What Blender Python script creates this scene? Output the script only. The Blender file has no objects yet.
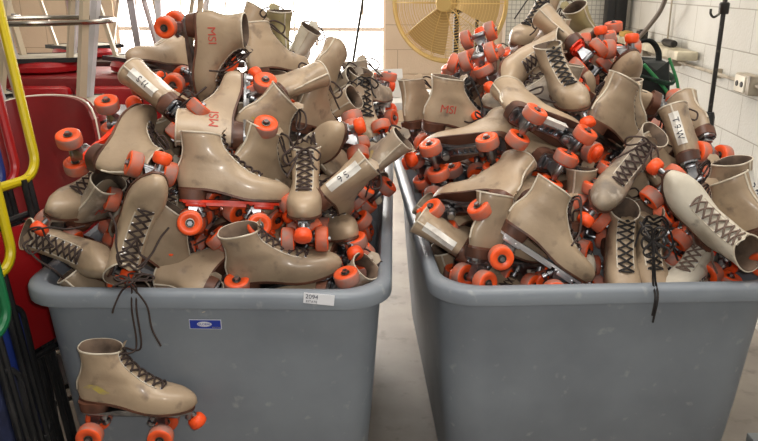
import bpy, bmesh, math, random
from mathutils import Vector, Matrix, Euler
from mathutils.bvhtree import BVHTree
S = bpy.context.scene
COL = S.collection
PI = math.pi

# ---------------------------------------------------------------- camera
CAM_H, TILT, FPX = 1.51, math.radians(17.7), 737.0
cam_d = bpy.data.cameras.new('camera'); cam = bpy.data.objects.new('camera', cam_d); COL.objects.link(cam)
cam_d.sensor_width = 36; cam_d.lens = FPX/758*36; cam_d.clip_start = .05
cam.location = (0, 0, CAM_H); cam.rotation_euler = (PI/2-TILT, 0, 0)
S.camera = cam
CR = Vector((1, 0, 0)); CU = Vector((0, math.sin(TILT), math.cos(TILT))); CF = Vector((0, math.cos(TILT), -math.sin(TILT)))
CO = Vector((0, 0, CAM_H))
def at(px, py, D):
    """world point seen at pixel (px, py) at depth D metres along the lens axis"""
    return CO + D*(CF + CR*((px-379)/FPX) + CU*((220.5-py)/FPX))
def at_y(px, py, Y):
    r = CF + CR*((px-379)/FPX) + CU*((220.5-py)/FPX)
    return CO + r*(Y/r.y)

# ---------------------------------------------------------------- world, lights, exposure
w = bpy.data.worlds.new('world'); S.world = w; w.use_nodes = True
w.node_tree.nodes['Background'].inputs[0].default_value = (.93, .95, 1, 1)
w.node_tree.nodes['Background'].inputs[1].default_value = .35
def area(name, loc, aim, sx, sy, power, col=(1, 1, 1)):
    l = bpy.data.lights.new(name, 'AREA'); l.shape = 'RECTANGLE'; l.size = sx; l.size_y = sy; l.energy = power; l.color = col
    o = bpy.data.objects.new(name, l); COL.objects.link(o); o.location = loc
    o.rotation_euler = (Vector(aim)-Vector(loc)).to_track_quat('-Z', 'Y').to_euler()
    return o
area('ceiling_tubes', (.2, 1.2, 3.0), (.2, 1.6, 0), 2.4, 1.0, 48, (1, .95, .88))
area('ceiling_tubes', (.4, 4.2, 3.0), (.4, 4.2, 0), 2.6, .8, 26, (1, .94, .85))
area('window_daylight', (-.9, 5.75, 1.65), (-.6, 2.0, .9), 1.7, 1.7, 55, (1, .98, .95))
fl = bpy.data.lights.new('camera_flash', 'AREA'); fl.shape = 'RECTANGLE'; fl.size = .05; fl.size_y = .03; fl.energy = 11; fl.color = (1, .97, .93)
flo = bpy.data.objects.new('camera_flash', fl); COL.objects.link(flo); flo.location = CO+CR*.05+CU*.05; flo.rotation_euler = cam.rotation_euler
S.view_settings.view_transform = 'Standard'; S.view_settings.look = 'None'
S.view_settings.exposure = 0.0; S.view_settings.gamma = 1.0; S.view_settings.use_curve_mapping = False

# ---------------------------------------------------------------- materials
def s2l(c): return tuple(((v/255+.055)/1.055)**2.4 if v > 10 else v/255/12.92 for v in c)+(1,)
def mat(name, rgb, rough=.5, metal=0., noise=None, vary=0., emit=0., bump=0., coat=0., spots=None, spec=.5):
    """rgb 0..255 display colour; noise=(rgb2, scale, lo, hi) mottles; vary jitters the value per object; spots = second mottle"""
    m = bpy.data.materials.new(name); m.use_nodes = True
    nt = m.node_tree; N = nt.nodes; L = nt.links; b = N['Principled BSDF']
    b.inputs['Roughness'].default_value = rough; b.inputs['Metallic'].default_value = metal
    b.inputs['Coat Weight'].default_value = coat; b.inputs['Specular IOR Level'].default_value = spec
    b.inputs['Coat Roughness'].default_value = .15
    src = None
    tc = N.new('ShaderNodeTexCoord')
    for k in (noise, spots):
        if not k: continue
        rgb2, sc, lo, hi = k
        n = N.new('ShaderNodeTexNoise'); n.inputs['Scale'].default_value = sc; n.inputs['Detail'].default_value = 5
        oi = N.new('ShaderNodeObjectInfo'); cb = N.new('ShaderNodeVectorMath'); cb.operation = 'SCALE'
        cx = N.new('ShaderNodeCombineXYZ'); 
        for i in range(3): L.new(oi.outputs['Random'], cx.inputs[i])
        L.new(cx.outputs[0], cb.inputs[0]); cb.inputs['Scale'].default_value = 7
        ad = N.new('ShaderNodeVectorMath'); L.new(tc.outputs['Object'], ad.inputs[0]); L.new(cb.outputs[0], ad.inputs[1])
        L.new(ad.outputs[0], n.inputs['Vector'])
        mr = N.new('ShaderNodeMapRange'); mr.inputs[1].default_value = lo; mr.inputs[2].default_value = hi
        L.new(n.outputs[0], mr.inputs[0])
        mx = N.new('ShaderNodeMix'); mx.data_type = 'RGBA'
        if src: L.new(src, mx.inputs[6])
        else: mx.inputs[6].default_value = s2l(rgb)
        mx.inputs[7].default_value = s2l(rgb2); L.new(mr.outputs[0], mx.inputs[0]); src = mx.outputs[2]
    if vary:
        oi = N.new('ShaderNodeObjectInfo'); mr = N.new('ShaderNodeMapRange')
        mr.inputs[3].default_value = 1-vary; mr.inputs[4].default_value = 1+vary; L.new(oi.outputs['Random'], mr.inputs[0])
        hs = N.new('ShaderNodeHueSaturation'); L.new(mr.outputs[0], hs.inputs['Value'])
        if src: L.new(src, hs.inputs['Color'])
        else: hs.inputs['Color'].default_value = s2l(rgb)
        src = hs.outputs[0]
    if src: L.new(src, b.inputs['Base Color'])
    else: b.inputs['Base Color'].default_value = s2l(rgb)
    if emit:
        b.inputs['Emission Color'].default_value = s2l(rgb); b.inputs['Emission Strength'].default_value = emit
    if bump:
        n = N.new('ShaderNodeTexNoise'); n.inputs['Scale'].default_value = 90; n.inputs['Detail'].default_value = 4
        L.new(tc.outputs['Object'], n.inputs['Vector'])
        bp = N.new('ShaderNodeBump'); bp.inputs['Strength'].default_value = bump; bp.inputs['Distance'].default_value = .002
        L.new(n.outputs[0], bp.inputs['Height']); L.new(bp.outputs[0], b.inputs['Normal'])
    return m

M = {}
M['tan'] = mat('tan_leather', (176, 155, 130), .42, noise=((152, 132, 110), 9, .4, .7), spots=((112, 96, 84), 24, .58, .78), vary=.16, bump=.3, coat=.18)
M['grey'] = mat('scuffed_grey_leather', (170, 154, 134), .5, noise=((132, 122, 112), 14, .42, .62), spots=((196, 186, 172), 30, .55, .7), vary=.1, bump=.3)
M['white'] = mat('off_white_leather', (212, 205, 190), .5, noise=((180, 170, 152), 12, .45, .7), spots=((120, 112, 104), 26, .64, .8), vary=.05, bump=.2)
M['olive'] = mat('faded_olive_leather', (160, 148, 106), .5, noise=((130, 120, 88), 12, .4, .7), vary=.08, bump=.2)
M['lining'] = mat('boot_lining', (120, 100, 84), .8, noise=((80, 66, 56), 20, .4, .6))
M['piping'] = mat('cream_piping', (214, 204, 186), .5, noise=((170, 158, 140), 30, .4, .7))
M['sole'] = mat('brown_sole', (104, 66, 50), .45, noise=((74, 48, 38), 18, .4, .6), vary=.12)
M['lace'] = mat('dark_brown_lace', (58, 44, 40), .75, vary=.3)
M['black_lace'] = mat('black_lace', (34, 30, 30), .7)
M['grey_lace'] = mat('faded_brown_lace', (112, 94, 84), .8)
M['orange'] = mat('orange_wheel_urethane', (246, 90, 36), .38, noise=((208, 84, 48), 14, .45, .7), vary=.1)
M['tread'] = mat('worn_wheel_tread', (206, 104, 74), .55, noise=((164, 120, 108), 22, .4, .6), vary=.1)
M['stop'] = mat('orange_toe_stop_rubber', (248, 86, 32), .45, noise=((222, 76, 40), 16, .5, .7), vary=.06)
M['redplate'] = mat('orange_red_nylon_plate', (246, 64, 32), .35, noise=((225, 60, 34), 20, .45, .7))
M['steel'] = mat('cast_aluminium_plate', (168, 170, 174), .34, 1., noise=((120, 122, 126), 28, .4, .65), vary=.1)
M['whiteplate'] = mat('pale_polished_plate', (222, 222, 226), .3, .6)
M['hub'] = mat('bearing_steel', (120, 118, 110), .35, 1.)
M['darkmetal'] = mat('dark_bearing_seal', (52, 50, 46), .5, .3)
M['red_ink'] = mat('red_stamped_ink', (190, 74, 62), .6)
M['black_ink'] = mat('dark_blue_marker_ink', (44, 48, 66), .6)
M['tape'] = mat('white_adhesive_tape', (226, 224, 218), .5, noise=((196, 190, 182), 30, .5, .7))
M['smudge'] = mat('yellow_crayon_smudge', (196, 178, 88), .7, noise=((176, 155, 122), 60, .42, .6))

# ---------------------------------------------------------------- mesh helpers
class MB:
    def __init__(s): s.bm = bmesh.new(); s.smooth = True
    def grid(s, rows, mi=0, closed_u=True, cap0=False, cap1=False):
        """rows: list of rings of points -> lofted quads"""
        bm = s.bm; R = [[bm.verts.new(p) for p in r] for r in rows]; n = len(rows[0])
        for a, b in zip(R, R[1:]):
            for i in range(n if closed_u else n-1):
                j = (i+1) % n
                f = bm.faces.new((a[i], a[j], b[j], b[i])); f.material_index = mi; f.smooth = s.smooth
        if cap0: f = bm.faces.new(list(reversed(R[0]))); f.material_index = mi
        if cap1: f = bm.faces.new(R[-1]); f.material_index = mi
        return R
    def box(s, c, d, mi=0, rot=None, bevel=0.):
        c = Vector(c); before = set(s.bm.faces)
        mt = Matrix.Translation(c) @ (rot.to_matrix().to_4x4() if rot else Matrix()) @ Matrix.Diagonal((d[0], d[1], d[2], 1))
        r = bmesh.ops.create_cube(s.bm, size=1, matrix=mt)
        if bevel:
            es = list({e for v in r['verts'] for e in v.link_edges})
            bmesh.ops.bevel(s.bm, geom=es, offset=bevel, segments=2, affect='EDGES', profile=.5)
        for f in set(s.bm.faces)-before: f.material_index = mi; f.smooth = False
    def tube(s, pts, r, n=8, mi=0, closed=False, caps=True, flat=1.):
        """sweep a circle (or an ellipse) of radius r (number or list) along pts"""
        P = [Vector(p) for p in pts]; m = len(P); rows = []; up = None
        for i, p in enumerate(P):
            if closed: t = P[(i+1) % m]-P[i-1]
            else: t = P[min(i+1, m-1)]-P[max(i-1, 0)]
            if t.length < 1e-9: t = Vector((0, 0, 1))
            t.normalize()
            if up is None: up = t.orthogonal().normalized()
            else:
                up = up-t*up.dot(t)
                up = up.normalized() if up.length > 1e-6 else t.orthogonal().normalized()
            q = t.cross(up); rr = r[i] if isinstance(r, (list, tuple)) else r
            rows.append([p+(up*math.cos(a)*rr+q*math.sin(a)*rr*flat) for a in (2*PI*k/n for k in range(n))])
        if closed: rows.append(rows[0]); 
        s.grid(rows, mi, True, caps and not closed, caps and not closed)
    def lathe(s, prof, c=(0, 0, 0), axis='z', n=20, mi=0, rot=None):
        """prof: list of (radius, height[, material index]); closed at r=0 ends"""
        c = Vector(c); rows = []; mats = []
        for p in prof:
            ring = []
            for k in range(n):
                a = 2*PI*k/n; v = Vector((p[0]*math.cos(a), p[0]*math.sin(a), p[1]))
                if axis == 'y': v = Vector((v.x, v.z, -v.y))
                elif axis == 'x': v = Vector((v.z, v.y, -v.x))
                if rot: v = rot @ v
                ring.append(c+v)
            rows.append(ring); mats.append(p[2] if len(p) > 2 else mi)
        R = [[s.bm.verts.new(p) for p in r] for r in rows]
        for q, (a, b) in enumerate(zip(R, R[1:])):
            for i in range(n):
                j = (i+1) % n
                f = s.bm.faces.new((a[i], a[j], b[j], b[i])); f.material_index = mats[q]; f.smooth = True
        f = s.bm.faces.new(list(reversed(R[0]))); f.material_index = mats[0]
        f = s.bm.faces.new(R[-1]); f.material_index = mats[-1]
    def mesh(s, name, mats, sharp=35):
        bmesh.ops.recalc_face_normals(s.bm, faces=s.bm.faces)
        me = bpy.data.meshes.new(name); s.bm.to_mesh(me); s.bm.free()
        for m in (mats if isinstance(mats, (list, tuple)) else [mats]): me.materials.append(m)
        try: me.set_sharp_from_angle(angle=math.radians(sharp))
        except Exception: pass
        return me
    def build(s, name, mats, parent=None, sharp=35): return link(name, s.mesh(name, mats, sharp), parent)
def link(name, me, parent=None, loc=None):
    o = bpy.data.objects.new(name, me); COL.objects.link(o)
    if parent: o.parent = parent
    if loc is not None: o.location = loc
    return o
def empty(name, loc=(0, 0, 0)): 
    o = bpy.data.objects.new(name, None); COL.objects.link(o); o.location = loc; o.empty_display_size = .05; return o
def tag(o, label=None, cat=None, group=None, kind=None):
    if label: o['label'] = label
    if cat: o['category'] = cat
    if group: o['group'] = group
    if kind: o['kind'] = kind
    return o
def sstep(a, b, x):
    t = min(1, max(0, (x-a)/(b-a))); return t*t*(3-2*t)
def lerp_tab(tab, x):
    if x <= tab[0][0]: return tab[0][1]
    for (a, u), (b, v) in zip(tab, tab[1:]):
        if x <= b: return u+(v-u)*(x-a)/(b-a)
    return tab[-1][1]
def bez(pts, n):
    """smooth Catmull-Rom through pts, n samples per span"""
    P = [Vector(p) for p in pts]; P = [P[0]*2-P[1]]+P+[P[-1]*2-P[-2]]; out = []
    for i in range(1, len(P)-2):
        for k in range(n):
            t = k/n; a, b, c, d = P[i-1:i+3]
            out.append(.5*((2*b)+(c-a)*t+(2*a-5*b+4*c-d)*t*t+(3*b-a-3*c+d)*t**3))
    return out+[P[-2]]
# ---------------------------------------------------------------- the roller skate
# local frame: x towards the toe, z up, wheels' lowest point at z = 0; boot 0.28 m long
HX = [(0, -.136), (.02, -.141), (.04, -.141), (.075, -.130), (.10, -.127), (.13, -.131), (.15, -.134)]
FX = [(0, .132), (.012, .141), (.026, .139), (.036, .130), (.044, .115), (.051, .092), (.058, .067), (.068, .043), (.082, .018), (.100, -.007), (.118, -.025), (.134, -.033), (.15, -.036)]
FOOTW = [(-.141, .026), (-.12, .032), (-.08, .034), (-.03, .035), (.03, .043), (.07, .047), (.105, .044), (.141, .030)]
BZ = .093
def rise(x): return .021*(1-sstep(-.075, .045, x))
def zc(z): return z if z < .045 else .045+(z-.045)*.85
def slice_pt(z, th, inset=0.):
    h, f = lerp_tab(HX, z)+inset, lerp_tab(FX, z)-inset
    x = (h+f)/2+(f-h)/2*math.cos(th)
    wf = lerp_tab(FOOTW, x); ws = .033+.006*sstep(.09, .15, z)+.003*math.sin(PI*sstep(.06, .12, z))
    k = sstep(.03, .085, z); wd = wf*(1-k)+ws*k
    if z < .02: wd *= .95+.05*z/.02
    sn = math.sin(th); y = (abs(sn)**(.72))*(1 if sn >= 0 else -1)*(wd-inset)
    return Vector((x, y, zc(z)+rise(x)+BZ))
ZL = [0, .004, .012, .02, .028, .034, .039, .044, .048, .052, .056, .062, .070, .080, .091, .104, .118, .134, .15]
def ring(z, inset=0., n=36): return [slice_pt(z, 2*PI*k/n, inset) for k in range(n)]
def front_at(z, yw):
    lo, hi = 0., PI/2
    for _ in range(24):
        m = (lo+hi)/2
        if slice_pt(z, m).y < yw: lo = m
        else: hi = m
    return slice_pt(z, lo)
def mirror(p): return Vector((p.x, -p.y, p.z))
OUT = Vector((.55, 0, .83))

def boot_mesh(key, sag=0.):
    b = MB(); n = 36
    b.grid([ring(z) for z in ZL], 0, cap0=True)
    b.grid([ring(.15), ring(.153, .0015), ring(.15, .004), ring(.13, .005), ring(.10, .006), ring(.07, .008), ring(.05, .010)], 1, cap1=True)
    # piping: up the back seam, round the collar and down the side of the lace opening
    b.tube([slice_pt(z, PI)+Vector((-.001, 0, 0)) for z in ZL[3:]], .0026, 6, 2)
    b.tube(ring(.151), .0022, 6, 2, closed=True)
    for s in (1, -1):
        pts = [front_at(z, .021) for z in (.15, .134, .118, .104, .091, .08, .07, .062)]
        b.tube([Vector((p.x, p.y*s, p.z))+OUT*.0005 for p in pts], .0016, 6, 2)
    bmesh.ops.remove_doubles(b.bm, verts=b.bm.verts, dist=1e-6)
    if sag:                                    # a worn, slumped collar
        for v in b.bm.verts:
            t = sstep(.17, .26, v.co.z); v.co.x -= .025*t*sag; v.co.y += .018*t*sag*math.sin(v.co.x*40)
            v.co.y *= 1-.35*t*abs(sag)
    return b.mesh('boot_'+key, [M[key], M['lining'], M['piping']], 60)
def tongue_mesh(key):
    b = MB(); rows = []
    zs = [.06, .068, .08, .091, .104, .118, .134, .15]
    for z in zs:
        c = front_at(z, .0001); w = .013+.004*(z > .1)
        rows.append([front_at(z, max(.0001, abs(u)*w))*1 if u >= 0 else mirror(front_at(z, abs(u)*w)) for u in (-1, -.5, .001, .5, 1)])
    rows = [[p+OUT*.0014 for p in r] for r in rows]
    top = rows[-1]
    for k, (dx, dz) in enumerate(((.004, .012), (.010, .022))):
        rows.append([p+Vector((dx, 0, dz))+Vector((0, 0, -.004*abs(i-2)*k)) for i, p in enumerate(top)])
    b.grid(rows, 0, closed_u=False)
    o = [[p-OUT*.004 for p in r] for r in rows[-4:]]
    b.grid(o, 0, closed_u=False)
    return b.mesh('tongue_'+key, M[key], 60)
EYZ = [.060, .068, .078, .089, .101, .114, .128, .142]
def eyelet_mesh():
    b = MB()
    for z in EYZ:
        for s in (1, -1):
            p = front_at(z, .0165+.002*(z > .1)); p = Vector((p.x, p.y*s, p.z))
            nrm = (OUT+Vector((0, .5*s, 0))).normalized()
            q = nrm.orthogonal().normalized(); r2 = nrm.cross(q)
            b.tube([p+nrm*.0012+(q*math.cos(a)+r2*math.sin(a))*.0028 for a in (2*PI*k/8 for k in range(8))], .0012, 4, 0, closed=True)
    return b.mesh('eyelets', M['whiteplate'])
def lace_mesh(kind, key, seed=0):
    """kind: tied (crosses + bow), loose (crosses + long ends), short"""
    rnd = random.Random(seed); b = MB()
    E = [(front_at(z, .0165+.002*(z > .1))+OUT*.003) for z in EYZ]
    L = E; R = [mirror(p) for p in E]
    cr = [front_at(z, .0001)+OUT*.007 for z in EYZ]
    b.tube(bez([L[0]-OUT*.004, L[0], cr[0]-OUT*.001, R[0], R[0]-OUT*.004], 4), .0026, 6)
    for i in range(len(E)-1):
        for a, c in ((L[i], R[i+1]), (R[i], L[i+1])):
            mid = (cr[i]+cr[i+1])/2+Vector((0, 0, rnd.uniform(-.001, .002)))
            b.tube(bez([a-OUT*.003, a+OUT*.001, mid, c+OUT*.001, c-OUT*.003], 4), .0027, 6)
    t = (L[-1]+R[-1])/2+OUT*.008
    b.lathe([(0.001, -.004), (.006, 0), (.001, .004)], t, n=8)
    def strand(pts): b.tube(bez(pts, 6), .0026, 6)
    if kind == 'tied':
        for s in (1, -1):
            a = t; k = rnd.uniform(.8, 1.2)
            strand([a, a+Vector((.012, .02*s, .006))*k, a+Vector((.022, .045*s, -.012))*k, a+Vector((.016, .035*s, -.03))*k, a+Vector((.006, .01*s, -.006)), a])
            strand([a, a+Vector((.016, .012*s, -.004)), a+Vector((.036, .022*s*k, -.034)), a+Vector((.05, .036*s, -.055))*k])
    elif kind == 'loose':
        for s in (1, -1):
            k = rnd.uniform(.8, 1.15)
            strand([L[-1] if s > 0 else R[-1], t+Vector((.01, .02*s, .006)), t+Vector((.03, .04*s, -.02))*1, t+Vector((.05*k, .052*s, -.06)), t+Vector((.045, .07*s*k, -.095))])
            strand([t, t+Vector((.008, -.02*s, .014)), t+Vector((.022, -.034*s*k, -.006)), t+Vector((.02, -.016*s, -.024)), t+Vector((.04, .0*s, -.045*k))])
    return b.mesh('lace_'+kind, M[key])
def sole_mesh():
    b = MB(); n = 36
    o = []
    for dz, ex in ((0, .0), (0, .0025), (-.0055, .0025), (-.0055, 0)):
        r = []
        for p in ring(.001, 0, n):
            c = Vector((p.x, p.y, 0)); d = Vector((p.x*.25, p.y, 0)); d = d.normalized() if d.length > 0 else d
            q = p+d*ex; q.z = BZ+.001+rise(p.x)+dz; r.append(q)
        o.append(r)
    b.grid(o, 0, cap0=True, cap1=True)
    return b.mesh('sole', M['sole'], 30)
def heel_mesh():
    b = MB(); rows = []
    for k in range(6):
        t = k/5; out = []
        for q in range(24):
            a = 2*PI*q/24; x = -.100+(.036-.004*t)*math.cos(a)*(1.0)
            x = max(x, -.138+.003*t); y = .0325*math.copysign(abs(math.sin(a))**.5, math.sin(a))*(1-.05*t)
            top = BZ-.004+rise(x); z = top*(1-t)+.0855*t
            out.append(Vector((x-.002, y, z)))
        rows.append(out)
    b.grid(rows, 0, cap0=True, cap1=True)
    return b.mesh('heel', M['sole'], 40)
def plate_mesh(key):
    b = MB(); 
    prof = [(-.132, .012), (-.125, .022), (-.10, .026), (-.072, .024), (-.05, .015), (.0, .013), (.03, .018), (.06, .027), (.095, .026), (.115, .016), (.13, .011)]
    rows = []
    for x, hw in prof:
        rows.append([Vector((x, y, z)) for y, z in ((-hw, .0855), (hw, .0855), (hw, .079), (hw*.8, .079), (hw*.75, .0815), (-hw*.75, .0815), (-hw*.8, .079), (-hw, .079))])
    b.smooth = False
    b.grid(rows, 0, cap0=True, cap1=True)
    for s in (1, -1): b.box((-.022, .010*s, .0765), (.10, .004, .011), 0)
    for k in range(6): b.box((-.06+.016*k, 0, .077), (.003, .02, .008), 0)
    for x in (-.105, .06): b.box((x+.012, 0, .074), (.05, .03, .013), 0, bevel=.003)
    for x in (-.12, -.085, .04, .09):
        for s in (1, -1): b.lathe([(.004, -.003), (.004, .0), (.001, .001)], (x, .016*s, .079), n=8)
    b.lathe([(.010, .062), (.010, .08)], (.122, 0, 0), n=12)
    return b.mesh('plate', M[key], 30)
def truck_mesh():
    b = MB()
    b.lathe([(.0075, -.022), (.009, -.02), (.009, .02), (.0075, .022)], (0, 0, .031), 'y', 12)
    b.lathe([(.004, -.062), (.004, .062)], (0, 0, .031), 'y', 8)
    for s in (1, -1): b.lathe([(.0065, -.003), (.0065, .003)], (0, .0595*s, .031), 'y', 6)
    b.grid([[Vector((x*w+ox, y*h, z)) for x, y in ((-1, -1), (1, -1), (1, 1), (-1, 1))] for w, h, z, ox in ((.007, .019, .031, 0), (.008, .015, .048, .002), (.010, .011, .060, .005), (.013, .012, .072, .008))], 0, cap0=True, cap1=True)
    rt = Matrix.Rotation(math.radians(-28), 3, 'Y')
    b.lathe([(.004, -.016), (.010, -.015), (.011, -.006), (.0055, -.005), (.0055, -.001), (.012, 0), (.012, .010), (.006, .011), (.006, .018)], (.024, 0, .056), n=12, rot=rt)
    return b.mesh('truck', M['steel'], 40)
def wheel_mesh():
    b = MB()
    b.lathe([(.0085, -.011, 0), (.013, -.0125, 0), (.019, -.0155, 0), (.0265, -.016, 0), (.0298, -.0135, 1), (.031, -.010, 1), (.0312, 0, 1), (.031, .010, 1), (.0298, .0135, 0), (.0265, .016, 0), (.019, .0155, 0), (.013, .0125, 0), (.0085, .011, 0)], (0, 0, 0), 'y', 24)
    return b.mesh('wheel', [M['orange'], M['tread']], 50)
def hub_mesh():
    b = MB(); h = [(.002, .0148, 0), (.0055, .0145, 1), (.006, .0138, 1), (.0095, .0148, 0), (.0112, .0145, 1), (.0108, .0135, 1), (.0045, .0105, 1)]
    b.lathe([(r_, -z_, m_) for r_, z_, m_ in h]+[(r_, z_, m_) for (r_, z_, _), m_ in zip(reversed(h), (1, 1, 0, 1, 1, 0, 0))], (0, 0, 0), 'y', 14)
    return b.mesh('hub', [M['hub'], M['darkmetal']], 50)
def stop_mesh():
    b = MB(); rt = Matrix.Rotation(math.radians(-38), 3, 'Y')
    b.lathe([(.0, -.002), (.016, 0), (.0205, .003), (.022, .010), (.0205, .022), (.017, .027), (.008, .029), (.0, .029)], (.149, 0, .043), n=20, rot=rt)
    return b.mesh('toe_stop', M['stop'], 50)
def stem_mesh():
    b = MB(); b.tube([(.136, 0, .066), (.128, 0, .075), (.122, 0, .082)], .007, 10)
    return b.mesh('stop_stem', M['steel'])
def text_mesh(name, txt, size, m, proj, extrude=.0006, cuts=2):
    """lettering as thin raised mesh, every vertex sent through proj(u, v, h)"""
    cu = bpy.data.curves.new(name, 'FONT'); cu.body = txt; cu.size = size; cu.align_x = 'CENTER'; cu.align_y = 'CENTER'
    o = bpy.data.objects.new(name, cu); COL.objects.link(o)
    dg = bpy.context.evaluated_depsgraph_get(); me = bpy.data.meshes.new_from_object(o.evaluated_get(dg)); bpy.data.objects.remove(o)
    bm = bmesh.new(); bm.from_mesh(me); bpy.data.meshes.remove(me)
    bmesh.ops.triangulate(bm, faces=bm.faces)
    for _ in range(cuts):
        long = [e for e in bm.edges if e.calc_length() > size*.16]
        if long: bmesh.ops.subdivide_edges(bm, edges=long, cuts=1)
    r = bmesh.ops.extrude_face_region(bm, geom=bm.faces[:]); top = {v for v in r['geom'] if isinstance(v, bmesh.types.BMVert)}
    for v in bm.verts: v.co = proj(v.co.x, v.co.y, extrude if v in top else 0)
    b = MB(); b.bm.free(); b.bm = bm
    return b.mesh(name, m)

ME = {}
for k in ('tan', 'grey', 'white', 'olive'): ME['boot_'+k] = boot_mesh(k); ME['tongue_'+k] = tongue_mesh(k)
ME['boot_tan_sag'] = boot_mesh('tan', 1.); ME['boot_grey_sag'] = boot_mesh('grey', -1.)
ME['eyelets'] = eyelet_mesh(); ME['sole'] = sole_mesh(); ME['heel'] = heel_mesh()
for k in ('steel', 'redplate', 'whiteplate'): ME['plate_'+k] = plate_mesh(k)
ME['truck'] = truck_mesh(); ME['wheel'] = wheel_mesh(); ME['hub'] = hub_mesh(); ME['stop'] = stop_mesh(); ME['stem'] = stem_mesh()
for kind in ('tied', 'loose', 'short'):
    for key in ('lace', 'black_lace', 'grey_lace'): ME['lace_%s_%s' % (kind, key)] = lace_mesh(kind, key, len(kind))
_bm = bmesh.new(); _bm.from_mesh(ME['boot_tan']); BOOT_BVH = BVHTree.FromBMesh(_bm); _bm.free()
def on_side(cx, cz, s, rot=0.):
    c, sn = math.cos(rot), math.sin(rot)
    def f(u, v, h):
        x, z = cx+(u*c-v*sn)*(-s), cz+(u*sn+v*c)
        hit = BOOT_BVH.ray_cast(Vector((x, .2*s, z)), Vector((0, -s, 0)))[0]
        y = hit.y if hit else .035*s
        return Vector((x, y+(.0006+h)*s, z))
    return f
def on_back(cz):
    def f(u, v, h):
        z = cz+u; hit = BOOT_BVH.ray_cast(Vector((-.3, v, z)), Vector((1, 0, 0)))[0]
        return Vector(((hit.x if hit else -.13)-.0036-h, v, z))
    return f
def strip_mesh():
    b = MB(); rows = []
    for k in range(13):
        z = .132+.094*k/12
        rows.append([on_back(0)(z, v, (0 if abs(v) > .0125 else .0)) for v in (-.013, -.0065, 0, .0065, .013)])
    b.grid(rows, 0, closed_u=False)
    return b.mesh('heel_strip', M['tape'])
ME['strip'] = strip_mesh()
def back_text(txt): 
    f = on_back(.178)
    return text_mesh('stamped_size', txt, .024, M['black_ink'], lambda u, v, h: f(-u, -v, h+.0008), cuts=1)
for s in (1, -1): ME['msi%d' % s] = text_mesh('stamped_letters', 'MSI', .034, M['red_ink'], on_side(-.078, .158, s))
for t in ('S 11', 'S 8', 'T 9 W', 'S 6'): ME['size_'+t] = back_text(t)
for t in ('SKATE', 'RINK'):
    for s in (1, -1): ME['pen_%s%d' % (t, s)] = text_mesh('pen_writing', t, .026, M['black_ink'], on_side(.045, .122, s, .1*s), cuts=1)
def smudge_mesh(s):
    f = on_side(-.09, .150, s); b = MB(); rnd = random.Random(4); rows = []
    for i in range(11):
        u = (i-5)*.0062; c = .006*math.sin(i*.5); hw = .009*math.sin(PI*(i+.7)/11.4)*rnd.uniform(.7, 1.2)
        rows.append([f(u, c+hw*k, .0004) for k in (-1, -.5, 0, .5, 1)])
    b.grid(rows, 0, closed_u=False)
    return b.mesh('crayon_smudge', M['smudge'])
for s in (1, -1): ME['smudge%d' % s] = smudge_mesh(s)

def make_skate(boot='tan', plate='steel', lace='tied', lacekey='lace', hubs=True, sag=False, extra=()):
    r = empty('roller_skate')
    bt = link('boot', ME['boot_%s%s' % (boot, '_sag' if sag and boot in ('tan', 'grey') else '')], r)
    if not sag:
        link('tongue', ME['tongue_'+boot], r); link('eyelet_rivets', ME['eyelets'], r)
        link('lace', ME['lace_%s_%s' % (lace, lacekey)], r)
    link('sole', ME['sole'], r); link('heel', ME['heel'], r); link('plate', ME['plate_'+plate], r)
    for x in (-.105, .06):
        t = link('truck', ME['truck'], r, (x, 0, 0))
        if x > 0: t.rotation_euler.z = PI; t.location.x = x
        for y in (-.041, .041):
            wv = link('wheel', ME['wheel'], r, (x, y, .031))
            if hubs: link('hub', ME['hub'], wv)
    st = link('toe_stop', ME['stop'], r)
    if hubs: link('stop_stem', ME['stem'], st)
    for e in extra:
        if e.startswith('size_'): link('heel_strip', ME['strip'], r); link('stamped_size', ME[e], r)
        elif e == 'strip': link('heel_strip', ME['strip'], r)
        elif e.startswith('msi'): link('stamped_letters', ME[e], bt)
        elif e.startswith('pen'): link('pen_writing', ME[e], bt)
        elif e.startswith('smudge'): link('crayon_smudge', ME[e], bt)
    return r
def copy_tree(o, parent=None):
    c = o.copy(); COL.objects.link(c); c.parent = parent
    for ch in list(o.children): copy_tree(ch, c)
    return c
HEEL_L, TOE_L = Vector((-.138, 0, .108)), Vector((.141, 0, .108))
def pose(H, T, D, s, U):
    """matrix of a skate whose heel is seen at H and toe at T, at mean depth D; s: +1 toe further, -1 toe nearer; U: way up (right, up, towards the lens)"""
    L = (TOE_L-HEEL_L).length
    a = CO+0*CF; f = FPX/D
    d2 = Vector(((T[0]-H[0])/f, -(T[1]-H[1])/f)); l = d2.length
    dz = math.sqrt(max(0, L*L-l*l)) if l < L else 0
    x = (CR*d2.x+CU*d2.y+CF*dz*s).normalized()
    mid = at((H[0]+T[0])/2, (H[1]+T[1])/2, D)
    u = CR*U[0]+CU*U[1]-CF*U[2]; u = (u-x*u.dot(x)).normalized(); y = u.cross(x)
    R = Matrix((x, y, u)).transposed()
    loc = mid-R @ ((HEEL_L+TOE_L)/2)
    return Matrix.Translation(loc) @ R.to_4x4()
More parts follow.
